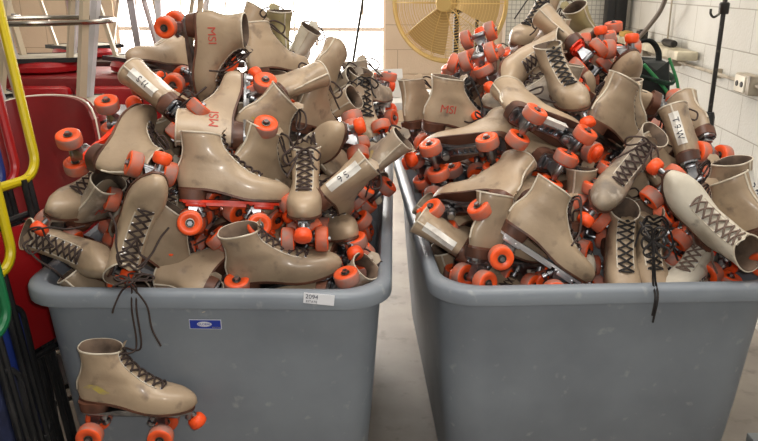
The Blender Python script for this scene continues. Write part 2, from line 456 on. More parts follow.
# ---------------------------------------------------------------- room shell
RO = Vector((1.8, 4.0, 0)); EY = Vector((.07, 1, 0)).normalized(); EX = Vector((EY.y, -EY.x, 0))
YAW = math.atan2(EY.x, EY.y)*-1
def rm(u, v, z=0): return RO+EX*u+EY*v+Vector((0, 0, z))
def brick_mat(name, rgb, rgb2, mortar, bumpd=.004):
    m = mat(name, rgb, .7, noise=(rgb2, 2.2, .35, .7)); nt = m.node_tree; N = nt.nodes; L = nt.links; b = N['Principled BSDF']
    tc = N.new('ShaderNodeTexCoord'); bt = N.new('ShaderNodeTexBrick'); L.new(tc.outputs['Object'], bt.inputs['Vector'])
    bt.inputs['Scale'].default_value = 1; bt.inputs['Brick Width'].default_value = .4; bt.inputs['Row Height'].default_value = .2
    bt.inputs['Mortar Size'].default_value = .0035; bt.inputs['Mortar Smooth'].default_value = .3
    mx = N.new('ShaderNodeMix'); mx.data_type = 'RGBA'; src = b.inputs['Base Color'].links[0].from_socket
    L.new(src, mx.inputs[6]); mx.inputs[7].default_value = s2l(mortar); L.new(bt.outputs['Fac'], mx.inputs[0]); L.new(mx.outputs[2], b.inputs['Base Color'])
    n = N.new('ShaderNodeTexNoise'); n.inputs['Scale'].default_value = 60; L.new(tc.outputs['Object'], n.inputs['Vector'])
    ma = N.new('ShaderNodeMath'); ma.operation = 'MULTIPLY_ADD'; L.new(bt.outputs['Fac'], ma.inputs[0]); ma.inputs[1].default_value = -1.5; L.new(n.outputs[0], ma.inputs[2])
    bp = N.new('ShaderNodeBump'); bp.inputs['Distance'].default_value = bumpd; bp.inputs['Strength'].default_value = .6
    L.new(ma.outputs[0], bp.inputs['Height']); L.new(bp.outputs[0], b.inputs['Normal'])
    return m
M['block'] = brick_mat('painted_block', (204, 203, 197), (192, 190, 182), (160, 156, 146))
M['block_back'] = brick_mat('painted_block_beige', (222, 202, 178), (210, 190, 166), (180, 158, 134))
M['concrete'] = mat('concrete_floor', (160, 152, 142), .55, noise=((136, 128, 120), 3, .35, .65), spots=((110, 104, 98), 14, .58, .8), bump=.1)
M['ceil'] = mat('ceiling_paint', (225, 220, 210), .8)
M['daylight'] = mat('sunlit_translucent_panel', (255, 250, 244), .6, emit=7)
M['frame'] = mat('pale_window_frame', (238, 224, 210), .5)
def wall(name, u0, v0, u1, v1, h, m, th=.1, holes=()):
    """upright slab from room point (u0,v0) to (u1,v1), its face towards the room's inside being local z"""
    a, c = rm(u0, v0), rm(u1, v1); L = (c-a).length; ex = (c-a).normalized(); ez = ex.cross(Vector((0, 0, 1)))
    mt = Matrix.Translation(a) @ Matrix((ex, Vector((0, 0, 1)), ez)).transposed().to_4x4()
    b = MB()
    xs = [0]+[x for hl in holes for x in hl[:2]]+[L]
    for i in range(0, len(xs)-1):
        hl = [q for q in holes if abs(q[0]-xs[i]) < 1e-6 and abs(q[1]-xs[i+1]) < 1e-6]
        if hl:
            _, _, z0, z1 = hl[0]
            if z0 > 0: b.box(((xs[i]+xs[i+1])/2, z0/2, -th/2), (xs[i+1]-xs[i], z0, th))
            b.box(((xs[i]+xs[i+1])/2, (z1+h)/2, -th/2), (xs[i+1]-xs[i], h-z1, th))
        else: b.box(((xs[i]+xs[i+1])/2, h/2, -th/2), (xs[i+1]-xs[i], h, th))
    o = b.build(name, m); o.matrix_world = mt; return tag(o, kind='structure')
VB, UL, VF, HC = 2.15, -5.2, -6.6, 3.3
b = MB(); b.box((0, 0, -.05), (7.2, 9.6, .1)); o = tag(b.build('floor', M['concrete']), kind='structure'); o.location = rm(-2.6, -2.25); o.rotation_euler.z = YAW
b = MB(); b.box((0, 0, .05), (5.6, 9.2, .1)); o = tag(b.build('ceiling', M['ceil']), kind='structure'); o.location = rm(-2.6, -2.25, HC); o.rotation_euler.z = YAW
wall('wall_right', 0, VF, 0, VB, HC, M['block']).scale.z = -1
W0, W1, WZ0, WZ1 = 1.0, 3.30, .0, 2.9         # the bright opening, measured along the back wall from its left end
wall('wall_back', UL, VB, 0, VB, HC, M['block_back'], holes=((W0, W1, WZ0, WZ1),))
wall('wall_left', UL, VB, UL, VF, HC, M['block'])
wall('wall_front', 0, VF, UL, VF, HC, M['block'])
b = MB(); b.box(((W0+W1)/2, 1.45, -.06), (W1-W0, 2.9, .02)); o = tag(b.build('window_1', M['daylight']), kind='structure')
wb = bpy.data.objects['wall_back'].matrix_world.copy(); o.matrix_world = wb
b = MB()
for k in range(13): b.box((W0+(W1-W0)*k/12, 1.45, -.045), (.012 if k not in (0, 12) else .05, 2.9, .02))
b.box(((W0+W1)/2, 1.16, -.044), (W1-W0, .03, .022)); b.box(((W0+W1)/2, 2.88, -.044), (W1-W0, .05, .022))
o = tag(b.build('trim_1', M['frame']), kind='structure'); o.matrix_world = wb

# pegboard cabinet side and black post in the far right corner
M['peg'] = mat('pegboard_white', (206, 204, 194), .6)
nt = M['peg'].node_tree; N = nt.nodes; L = nt.links
tc = N.new('ShaderNodeTexCoord'); vo = N.new('ShaderNodeTexBrick'); vo.offset = 0; L.new(tc.outputs['Object'], vo.inputs['Vector'])
vo.inputs['Scale'].default_value = 1; vo.inputs['Brick Width'].default_value = .034; vo.inputs['Row Height'].default_value = .034; vo.inputs['Mortar Size'].default_value = .0028
vo.inputs['Color1'].default_value = vo.inputs['Color2'].default_value = s2l((208, 206, 196)); vo.inputs['Mortar'].default_value = s2l((160, 158, 150)); L.new(vo.outputs[0], N['Principled BSDF'].inputs['Base Color'])
M['greymetal'] = mat('grey_blue_paint', (150, 156, 160), .5, noise=((134, 140, 144), 5, .4, .6))
M['black'] = mat('black_paint', (24, 25, 27), .45, noise=((40, 40, 42), 10, .5, .7))
def on_back_wall(px0, px1, z0, z1, out=.02):
    pass
bw = wb @ Matrix.Translation((0, 0, .0))
def bwx(px, Y=6.0):                            # pixel column -> distance along the back wall
    p = at_y(px, 30, Y); q = bpy.data.objects['wall_back'].matrix_world.inverted() @ p
    for _ in range(8):
        p = at_y(px, 30, Y); q = wb.inverted() @ p; Y += q.z*1.0
    return q.x
r = empty('pegboard'); r.matrix_world = wb
x0, x1 = bwx(505), bwx(578)
b = MB(); b.box(((x0+x1)/2, 1.5, .03), (x1-x0, 1.5, .02)); b.build('panel', M['peg'], r)
b = MB(); b.box((x0-.012, 1.5, .03), (.024, 1.52, .04)); b.box(((x0+x1)/2, .74, .03), (x1-x0, .024, .04)); b.build('board_frame', M['frame'], r)
tag(r, 'white pegboard with a fine grid of holes on the back wall', 'pegboard')
r = empty('utility_cabinet'); r.matrix_world = wb
x0, x1 = bwx(579), bwx(605)
b = MB(); b.box(((x0+x1)/2, 1.15, .075), (x1-x0, 2.3, .12), bevel=.004); b.build('body', M['peg'], r)
b = MB(); b.box(((x0+x1)/2-.01, 1.75, .138), ((x1-x0)*.62, .62, .012), bevel=.004); b.build('door', M['greymetal'], r)
b = MB(); b.box((x1-.012, 1.15, .136), (.03, 2.3, .02)); b.build('edge_strip', M['greymetal'], r)
tag(r, 'pale narrow cabinet with a grey panel between pegboard and black post', 'cabinet')
b = MB(); b.box((0, 0, 1.4), (.15, .1, 2.8), bevel=.008); b.box((0, -.055, 1.4), (.03, .012, 2.8)); o = b.build('black_post', M['black'])
o.location = at_y(613.5, 30, 5.85); o.location.z = 0; tag(o, 'tall black steel post in the far corner of the room', 'post')

# ---------------------------------------------------------------- right wall fittings
def rw(px, py, out=.0):                        # point on the right wall seen at a pixel, brought `out` metres into the room
    r_ = CF+CR*((px-379)/FPX)+CU*((220.5-py)/FPX); n = EX; t = (RO-EX*out-CO).dot(n)/r_.dot(n); return CO+r_*t
M['pipe'] = mat('painted_conduit', (170, 160, 142), .45, noise=((110, 100, 88), 12, .5, .7))
M['oldblack'] = mat('worn_black_steel', (44, 42, 40), .4, .4, noise=((110, 104, 94), 30, .58, .75))
r = empty('wall_conduit')
p0, p1 = rw(628, 44, .03), rw(757, 90, .03); p1.z = p0.z = (p0.z+p1.z)/2
r.location = p0
b = MB(); b.tube([Vector((0, 0, 0)), (p1-p0)*.5, p1-p0+(p1-p0).normalized()*.8], .009, 10); b.build('pipe', M['pipe'], r)
for px in (676, 720):
    q = rw(px, 80, .0); t = (q-p0).dot((p1-p0).normalized()); c = (p1-p0).normalized()*t
    b = MB(); b.box(c+EX*.015, (.05, .03, .05), rot=Euler((0, 0, YAW)), bevel=.004); b.build('clamp', M['pipe'], r)
tag(r, 'thin painted conduit running level along the right block wall', 'pipe')
M['plastic_w'] = mat('ivory_plastic', (226, 220, 204), .4)
r = empty('wall_outlet', rw(748, 84, .03)); r.rotation_euler.z = YAW
b = MB(); b.box((0, 0, 0), (.06, .17, .09), bevel=.006); b.build('outlet_box', M['pipe'], r)
b = MB(); b.box((-.033, 0.012, 0), (.008, .115, .075), bevel=.003); o = b.build('cover_plate', M['plastic_w'], r)
for dy in (-.02, .035):
    b = MB(); b.lathe([(.014, 0), (.013, .004)], (-.037, dy, 0), 'x', 12, rot=Matrix.Rotation(PI, 3, 'Z')); b.build('socket', M['black'], o)
tag(r, 'ivory electrical outlet box on the conduit of the right wall', 'outlet')
# ledge with a white board and a dark bottle on it
pa, pb = rw(612, 32, .07), rw(687, 61, .07); zz = (pa.z+pb.z)/2; pa.z = pb.z = zz
r = empty('wall_ledge', (pa+pb)/2); r.rotation_euler.z = YAW; LL = (pb-pa).length
b = MB(); b.box((0, 0, .0), (.12, LL, .05), bevel=.008); b.build('ledge_board', mat('grimy_ivory_board', (206, 198, 174), .6, noise=((150, 140, 118), 7, .4, .65)), r)
for k in (-.35, 0, .35):
    b = MB(); b.box((.03, LL*k, -.052), (.06, .03, .06), bevel=.004); b.build('bracket', M['pipe'], r)
tag(r, 'ivory boxed ledge along the right wall near the black post', 'ledge')
q = rw(668, 44, .07); q.z = zz+.025+.024
b = MB(); b.lathe([(.002, -.12), (.020, -.118), (.023, -.10), (.023, .06), (.012, .085), (.010, .11), (.001, .112)], (0, 0, 0), 'y', 14); o = b.build('dark_bottle', M['oldblack']); o.location = q; o.rotation_euler.z = YAW
tag(o, 'dark bottle lying on the ivory ledge', 'bottle')
q = rw(642, 35, .07); q.z = zz+.025+.03
b = MB(); b.box((0, 0, 0), (.06, .09, .06), bevel=.006); b.box((0, 0, .033), (.03, .03, .012), bevel=.003); o = b.build('black_block', M['oldblack']); o.location = q; o.rotation_euler.z = YAW
tag(o, 'small black box on the ivory ledge left of the bottle', 'box')
q = rw(627, 26, .09); q.z = zz+.025+.018
b = MB(); b.lathe([(.045, -.018), (.05, -.01), (.05, .012), (.044, .018)], (0, 0, 0), 'z', 18); b.lathe([(.02, .016), (.018, .024)], (0, 0, 0), 'z', 12); o = b.build('tape_roll', mat('yellowed_tape', (196, 158, 84), .5)); o.location = q
tag(o, 'yellow brown roll of tape at the far end of the ledge', 'tape roll')
# hose coming down from the ceiling and a thin wire
pts = [rw(675, -90, .12), rw(672, -30, .12), rw(663, 5, .13), rw(650, 25, .14), rw(637, 40, .15), rw(630, 50, .16), rw(626, 70, .18)]
b = MB(); b.tube(bez([p-pts[0] for p in pts], 8), .014, 10); o = b.build('grey_hose', mat('grey_brown_hose', (112, 102, 94), .5)); o.location = pts[0]
tag(o, 'thick grey hose curving down in front of the right wall', 'hose')
p = rw(672, 0, .02); q = rw(668, 41, .02); q.x, q.y = p.x, p.y; p = p+Vector((0, 0, .9))
b = MB(); b.tube([Vector((0, 0, 0)), (q-p)*.5, q-p], .006, 8); o = b.build('thin_pipe', M['pipe']); o.location = p
tag(o, 'thin tan pipe dropping to the ivory ledge on the right wall', 'pipe')
# black pole stand
r = empty('pole_stand'); base = at_y(704, 155, 3.05); zt = base.z; r.location = (base.x, base.y, 0)
b = MB(); b.tube([(0, 0, .3), (0, 0, 1.1), (0, 0, 2.1)], .0092, 10); b.build('pole', M['oldblack'], r)
zs = at_y(706, 112, 3.05).z
b = MB(); b.lathe([(.020, .06), (.0225, .07), (.0225, zs-.02), (.017, zs)], n=14); b.build('sleeve', M['black'], r)
b = MB(); b.tube([(-.14, 0, zs-.07), (0, 0, zs-.075), (.03, 0, zs-.075)], .005, 8); b.build('cross_bar', M['black'], r)
zh = at_y(715, 14, 3.05).z
b = MB(); b.tube(bez([(0, 0, zh+.02), (-.012, 0, zh+.005), (-.035, 0, zh-.012), (-.05, 0, zh+.0), (-.052, 0, zh+.02)], 6), .005, 8); b.lathe([(.018, zh), (.02, zh+.005), (.02, zh+.04), (.016, zh+.045)], n=12); b.build('hook', M['oldblack'], r)
for a in (.4, 2.5, 4.6):
    b = MB(); b.tube([(0, 0, .32), (math.cos(a)*.16, math.sin(a)*.16, .12), (math.cos(a)*.24, math.sin(a)*.24, .012)], .011, 8); b.build('leg', M['black'], r)
tag(r, 'slim black pole on a tripod with a hook beside the right wall', 'stand')
# green and black straps: a heap hanging by the wall behind the right bin
M['green'] = mat('dark_green_webbing', (28, 66, 48), .7, noise=((16, 34, 28), 30, .4, .6)); M['greenhi'] = mat('bright_green_cord', (44, 122, 70), .6)
M['darkcloth'] = mat('black_green_cloth', (30, 36, 34), .85, noise=((16, 20, 20), 14, .4, .6))
r = empty('green_bag'); c = at(640, 100, 3.0); r.location = (c.x, c.y, 0); z0 = at(640, 62, 3.0).z
b = MB(); rnd = random.Random(3); rows = []
for k in range(15):
    t = k/14; z = z0*t; rr = .115*(1-.3*t)+.012*math.sin(t*9)
    rows.append([Vector(((rr*(1+.12*math.sin(3*a+t*5)))*math.cos(a), rr*1.5*math.sin(a)*(1+.1*math.cos(4*a-3*t)), z+(.02*math.sin(5*a) if k > 11 else 0))) for a in (2*PI*i/26 for i in range(26))])
b.grid(rows, cap0=True, cap1=True); b.build('body', M['darkcloth'], r)
for i, (z, m_) in enumerate(((z0-.05, 'green'), (z0-.16, 'green'), (z0-.24, 'green'))):
    b = MB(); b.tube([Vector((.112*math.cos(a), .165*math.sin(a), z+.015*math.sin(2*a+i))) for a in (2*PI*k/24 for k in range(24))], .012, 8, closed=True, flat=.5); b.build('strap', M[m_], r)
b = MB(); b.tube(bez([(-.05, -.14, z0+.01), (.05, -.15, z0-.1), (.07, -.17, z0-.2), (.03, -.16, z0-.3)], 8), .007, 8); b.tube(bez([(.06, -.1, z0+.03), (.1, -.12, z0-.08), (.11, -.12, z0-.22)], 8), .006, 8); b.build('green_cord', M['greenhi'], r)
b = MB(); b.tube(bez([(-.06, 0, z0), (-.08, -.02, z0+.06), (0, -.02, z0+.09), (.05, 0, z0+.05), (.06, 0, z0-.01)], 8), .014, 8, flat=.5); b.build('grab_loop', M['darkcloth'], r)
b = MB(); b.tube([(.06, -.15, z0-.16), (.13, -.19, z0-.15), (.16, -.2, z0-.155)], .006, 6); b.tube([(.09, -.15, z0-.2), (.12, -.18, z0-.2)], .008, 6); b.build('buckle', M['black'], r)
tag(r, 'dark green and black bag with straps standing between right bin and wall', 'bag')

# ---------------------------------------------------------------- pedestal fan
M['gold'] = mat('aged_gold_wire', (206, 176, 112), .4, .35)
M['fanblade'] = mat('tan_fan_blade', (178, 150, 96), .5, .2)
FY = 4.75; fc = at_y(449, 3, FY); FR = .355
r = empty('pedestal_fan'); r.location = (fc.x, fc.y, 0); r.rotation_euler.z = math.radians(-20)
fz = fc.z
def circ(rad, y, n=48): return [Vector((rad*math.cos(a), y, fz+rad*math.sin(a))) for a in (2*PI*k/n for k in range(n))]
b = MB(); b.tube(circ(FR, 0), .012, 8, closed=True, flat=1.3); b.build('cage_rim', M['gold'], r)
for nm, sgn in (('front_grille', -1), ('rear_grille', 1)):
    b = MB()
    for k in range(2, 21):
        t = k/21; b.tube(circ(FR*t, sgn*.12*(1-t**3), 40), .0016, 4, closed=True)
    for k in range(10):
        a = 2*PI*k/10; b.tube([Vector((FR*t*math.cos(a), sgn*(.122*(1-t**3)), fz+FR*t*math.sin(a))) for t in (.1, .3, .5, .7, .85, .95, 1)], .003, 5)
    b.lathe([(.045, -.006), (.05, 0), (.04, .006)], (0, sgn*.124, fz), 'y', 20)
    b.build(nm, M['gold'], r)
b = MB()
for k in range(3):
    rows = []
    for i in range(9):
        t = i/8; rr = .05+.27*t
        rows.append([Vector((rr*math.cos(a0), .03*(j-2)/2*(1-.4*t), fz+rr*math.sin(a0))) for j, a0 in ((j, 2*PI*k/3+(j-2)*.26*(1-.15*t)) for j in range(5))])
    b.grid(rows, closed_u=False)
b.lathe([(.055, -.03), (.06, 0), (.055, .03)], (0, 0, fz), 'y', 20)
b.build('fan_blades', M['fanblade'], r)
b = MB(); b.lathe([(.05, .0), (.07, .02), (.07, .13), (.04, .16)], (0, .13, fz), 'y', 20, rot=None); b.build('motor', M['oldblack'], r)
b = MB(); b.lathe([(.018, .03), (.018, fz-.05)], (.0, .20, 0), n=12); b.box((0, .19, fz-.03), (.05, .08, .06), bevel=.01); b.build('pole', M['black'], r)
b = MB(); b.lathe([(.26, 0), (.27, .015), (.24, .035), (.03, .06)], (0, .20, 0), n=28); b.build('base', M['black'], r)
tag(r, 'large round gold wire pedestal fan behind the right bin', 'fan')
b = MB(); b.box((0, 0, 1.0), (.022, .022, 2.0), bevel=.003); b.lathe([(.12, 0), (.11, .02)], n=16); o = b.build('dark_stake', M['oldblack']); p = at_y(477, 20, 5.6); o.location = (p.x, p.y, 0)
tag(o, 'narrow dark upright pole seen through the fan grille', 'pole')

# small white table with a tilted white carton
M['white_paint'] = mat('white_laminate', (226, 224, 220), .45)
r = empty('work_table'); r.location = (.07, 4.0, 0)
zt = at_y(395, 101, 3.8).z
b = MB(); b.box((0, 0, zt-.02), (.5, .5, .04), bevel=.006); b.build('tabletop', M['white_paint'], r)
for sx in (-1, 1):
    for sy in (-1, 1):
        b = MB(); b.lathe([(.014, 0), (.016, .02), (.018, zt-.04)], (.2*sx, .2*sy, 0), n=10); b.build('leg', M['greymetal'], r)
tag(r, 'small white table behind the gap between the bins', 'table')
r = empty('white_carton', (.03, 3.95, zt+.001)); r.rotation_euler.z = .25
b = MB(); b.box((.0, 0, .065), (.16, .1, .13), bevel=.004); b.build('box_body', M['white_paint'], r)
b = MB(); b.box((.0, -.052, .125), (.165, .006, .05), rot=Euler((-.3, 0, 0))); b.build('flap', M['white_paint'], r)
tag(r, 'white carton standing on the small white table', 'box')
p0, p1 = at_y(351, 75, 4.9), at_y(360, 18, 5.0)
dr = (p1-p0); p0b = p0-dr*(p0.z/dr.z); r = empty('broom', p0b); top = (p1-p0b)*1.1
b = MB(); b.tube([top*.05, top*.5, top], .009, 8); b.build('handle', M['oldblack'], r)
b = MB(); b.box(top*.05+Vector((0, 0, .0)), (.28, .04, .06), bevel=.01); b.box(Vector((0, 0, .04)), (.27, .035, .08)); b.build('brush_head', M['oldblack'], r)
tag(r, 'thin dark broom handle against the bright opening', 'broom')

# ---------------------------------------------------------------- upturned stools, booth and red chairs on the left
M['leg_paint'] = mat('silver_grey_leg_paint', (214, 212, 220), .4, .2, noise=((172, 168, 168), 5, .4, .7))
M['leg_beige'] = mat('beige_leg_edge', (198, 184, 160), .5)
M['board'] = mat('grey_beige_underboard', (168, 162, 146), .6, noise=((146, 138, 122), 10, .4, .6))
M['chrome'] = mat('dark_chrome', (150, 146, 140), .18, 1.)
M['red_vinyl'] = mat('red_vinyl', (178, 22, 30), .32, noise=((150, 18, 26), 4, .4, .7), coat=.3)
M['red_dark'] = mat('dark_red_vinyl', (132, 22, 26), .4, noise=((112, 20, 24), 6, .4, .7), coat=.1)
M['wood'] = mat('dark_brown_laminate', (72, 52, 42), .4, noise=((52, 38, 32), 9, .4, .6))
def stool(x, y, z, rz, label, sc=1.):
    r = empty('bar_stool', (x, y, z)); r.rotation_euler.z = rz
    b = MB(); b.lathe([(.16, 0), (.19, .012), (.195, .035), (.185, .055), (.17, .06)], n=32); b.build('seat_cushion', M['red_vinyl'], r)
    b = MB(); b.box((0, 0, .067), (.33, .33, .014), bevel=.003); b.build('underboard', M['board'], r)
    b = MB()
    for s in (1, -1): b.box((0, .166*s, .066), (.34, .006, .022)); b.box((.166*s, 0, .066), (.006, .34, .022))
    b.build('board_edge', M['black'], r)
    for i, (sx, sy) in enumerate(((1, 1), (-1, 1), (-1, -1), (1, -1))):
        b = MB(); a, c = Vector((.12*sx, .12*sy, .074)), Vector((.24*sx, .24*sy, .80))
        rows = []
        for t in (0, .33, .66, 1):
            p = a.lerp(c, t); hw = .010+.005*(1-t) if i % 2 else .014+.006*t
            d1 = Vector((sx, -sy, 0)).normalized()*hw; d2 = Vector((sx, sy, 0)).normalized()*.009
            rows.append([p+d1+d2, p-d1+d2, p-d1-d2, p+d1-d2])
        b.smooth = False; b.grid(rows, cap0=True, cap1=True); l = b.build('leg', M['leg_paint'] if i % 2 == 0 else M['leg_beige'], r)
        b = MB(); b.box(c+Vector((0, 0, .006)), (.03, .03, .014), bevel=.003); b.build('glide', M['black'], l)
    b = MB(); b.tube([Vector(((.248)*math.cos(a), (.248)*math.sin(a), .355)) for a in (2*PI*k/40 for k in range(40))], .0085, 8, closed=True); b.build('foot_ring', M['chrome'], r)
    r.scale = (sc, sc, sc); return tag(r, label, 'stool', 'upturned bar stools')
r = empty('pub_table', (-1.40, 2.75, 0)); zt = 1.04
b = MB(); b.box((0, 0, zt-.02), (.9, .62, .04), bevel=.008); b.build('tabletop', M['wood'], r)
b = MB(); b.lathe([(.04, .05), (.04, zt-.04)], n=16); b.build('column', M['black'], r)
b = MB(); b.lathe([(.26, 0), (.26, .02), (.05, .06)], n=28); b.build('base', M['black'], r)
tag(r, 'tall dark pub table holding the nearest upturned stools', 'table')
stool(-1.17, 2.62, zt, .25, 'nearest upturned stool with silver legs and chrome ring, left of the heap')
stool(-1.62, 2.86, zt, .7, 'upturned stool at the left frame edge on the pub table')
r = empty('booth_bench', (-1.75, 3.75, 0))
b = MB(); b.box((0, 0, .55), (1.9, .5, 1.1), bevel=.03); b.build('frame', M['red_dark'], r)
for k in range(6):
    b = MB(); b.box((-.79+.316*k, -.27, .86), (.30, .07, .40), bevel=.03); b.build('back_cushion', M['red_vinyl'], r)
b = MB(); b.box((0, -.42, .42), (1.9, .34, .12), bevel=.03); b.build('seat', M['red_vinyl'], r)
tag(r, 'red vinyl booth bench with padded back behind the stools', 'bench')
for i, (x, lb) in enumerate(((-1.66, 'upturned stool on the booth seen behind the chrome ring'), (-1.14, 'upturned stool on the booth nearest the bright opening'), (-2.2, 'upturned stool on the booth beyond the left frame edge'))):
    stool(x, 3.75, 1.10, .3+i*.5, lb)
r = empty('pub_table', (-1.6, 4.75, 0)); zt = 1.08
b = MB(); b.box((0, 0, zt-.02), (1.6, .6, .04), bevel=.008); b.build('tabletop', M['wood'], r)
b = MB(); b.lathe([(.04, .05), (.04, zt-.04)], n=16); b.build('column', M['black'], r)
b = MB(); b.lathe([(.26, 0), (.26, .02), (.05, .06)], n=28); b.build('base', M['black'], r)
tag(r, 'pub table behind the red booth with two upturned stools', 'table')
stool(-1.25, 4.75, zt, .1, 'upturned stool on the far pub table closest to the heap')
stool(-1.85, 4.75, zt, .9, 'upturned stool on the far pub table towards the left')

def red_chair(loc, rz, label, m='red_vinyl'):
    r = empty('red_chair', loc); r.rotation_euler.z = rz       # faces local -y
    rows = []; b = MB()
    for side in (0, 1):
        rr = []
        for i in range(13):
            t = i/12; z = .72+.48*t; row = []
            for k in range(15):
                u = (k-7)/7; hw = .235*(1-.12*t)-.015*max(0, t-.75)/.25*abs(u)
                x = u*hw; zz_ = z-.02*(u*u)-.035*max(0, t-.8)/.2*u**6
                row.append(Vector((x, .10*t-.10*u*u+(.028 if side else -.012), zz_)))
            rr.append(row)
        rows.append(rr)
    A, B_ = rows; rings = []
    for a, c in zip(A, B_): rings.append(a+list(reversed(c)))
    b.grid(rings, cap0=True, cap1=True); bk = b.build('backrest', M[m], r)
    edge = [ (A[i][0]+B_[i][0])/2 for i in range(13)]+[(A[12][k]+B_[12][k])/2 for k in range(15)]+[(A[i][14]+B_[i][14])/2 for i in range(12, -1, -1)]
    b = MB(); b.tube(edge, .0035, 6); b.build('edge_piping', M['plastic_w'], bk)
    b = MB(); b.box((0, -.2, .78), (.42, .42, .08), bevel=.03); b.build('seat', M[m], r)
    for sx in (-1, 1):
        for sy in (-1, 1):
            b = MB(); b.tube([(.15*sx, -.2+.15*sy, .75), (.18*sx, -.2+.18*sy, .35), (.21*sx, -.2+.21*sy, .01)], .012, 8); b.build('leg', M['black'], r)
    b = MB(); b.tube([Vector((.19*math.cos(a), -.2+.19*math.sin(a), .33)) for a in (2*PI*k/28 for k in range(28))], .008, 8, closed=True); b.build('foot_ring', M['chrome'], r)
    return tag(r, label, 'chair')
red_chair((-1.07, 2.30, -.03), math.radians(-10), 'red vinyl bar chair with pale piped back beside the left bin', 'red_dark')

# stacked coloured tube chairs at the left edge
def tube_chair(x, y, z, rz, lean, m, mp, label):
    """folded flat: coloured loop at the top, panel inside it, long black legs to the floor; z = height of the loop's lower end"""
    r = empty('folding_chair', (x, y, 0)); r.rotation_euler = (lean, 0, rz)
    def loop(w_, z0, z1, rad, n=6):
        P = []
        for cx, cz, a0 in ((w_-rad, z1-rad, 0), (-w_+rad, z1-rad, 90), (-w_+rad, z0+rad, 180), (w_-rad, z0+rad, 270)):
            for k in range(n+1): a = math.radians(a0+90*k/n); P.append(Vector((cx+rad*math.cos(a), 0, cz+rad*math.sin(a))))
        return P
    b = MB(); b.tube(loop(.17, z, z+.62, .06), .0125, 10, closed=True); b.build('back_frame', M[m], r)
    b = MB(); b.box((0, .004, z+.45), (.30, .010, .18), bevel=.003); b.build('back_panel', M[mp], r)
    b = MB(); b.box((0, .004, z-.28), (.30, .014, .34), bevel=.005); s_ = b.build('seat', M[mp], r)
    b = MB(); b.tube(loop(.158, z-.47, z-.09, .04), .009, 8, closed=True); b.build('seat_rim', M['black'], s_)
    for sx in (-1, 1):
        b = MB(); b.tube([(.13*sx, 0, z+.012), (.14*sx, 0, z*.5), (.15*sx, 0, .012)], .0105, 8); b.build('leg', M['black'], r)
        b = MB(); b.tube([(.105*sx, -.012, z+.004), (.11*sx, -.014, z*.5), (.12*sx, -.016, .012)], .0085, 8); b.build('leg', M['black'], r)
    return tag(r, label, 'chair', 'folding chairs leaning at the left')
M['yellow'] = mat('yellow_enamel', (206, 186, 24), .35); M['blue'] = mat('blue_enamel', (34, 52, 120), .4); M['redE'] = mat('red_enamel', (160, 26, 30), .35)
M['greenE'] = mat('green_enamel', (20, 104, 62), .4); M['navy'] = mat('navy_fabric', (28, 38, 74), .8, noise=((18, 24, 52), 20, .4, .6))
for x, y, z, rz, ln, m, mp, lb in (
    (-.88, 1.76, 1.02, 1.22, -.115, 'yellow', 'redE', 'yellow folding chair reaching highest beside the red chair'),
    (-.933, 1.75, 1.00, 1.22, -.115, 'redE', 'navy', 'red folding chair between the tall yellow one and the blue one'),
    (-.971, 1.74, .98, 1.22, -.115, 'blue', 'navy', 'blue folding chair behind the red one'),
    (-.905, 1.56, .83, 1.22, -.10, 'yellow', 'blue', 'lower yellow folding chair at the left frame edge'),
    (-.885, 1.44, .72, 1.22, -.10, 'greenE', 'navy', 'green folding chair, lowest of the leaning ones')):
    tube_chair(x, y, z, rz, ln, m, mp, lb)
# red post behind the right bin
r = empty('red_cart', (1.17, 1.78, 0))
b = MB(); b.tube([(0, 0, .05), (0.01, 0, .4), (.03, 0, .78)], .014, 10); b.tube([(.03, 0, .78), (.2, 0, .80), (.36, 0, .78), (.36, 0, .05)], .014, 10); b.build('frame', mat('dull_red_paint', (140, 40, 34), .5), r)
b = MB(); b.box((.18, .1, .14), (.36, .3, .03), bevel=.005); b.build('deck', M['greymetal'], r)
tag(r, 'dull red hand cart frame beside the right bin', 'cart')

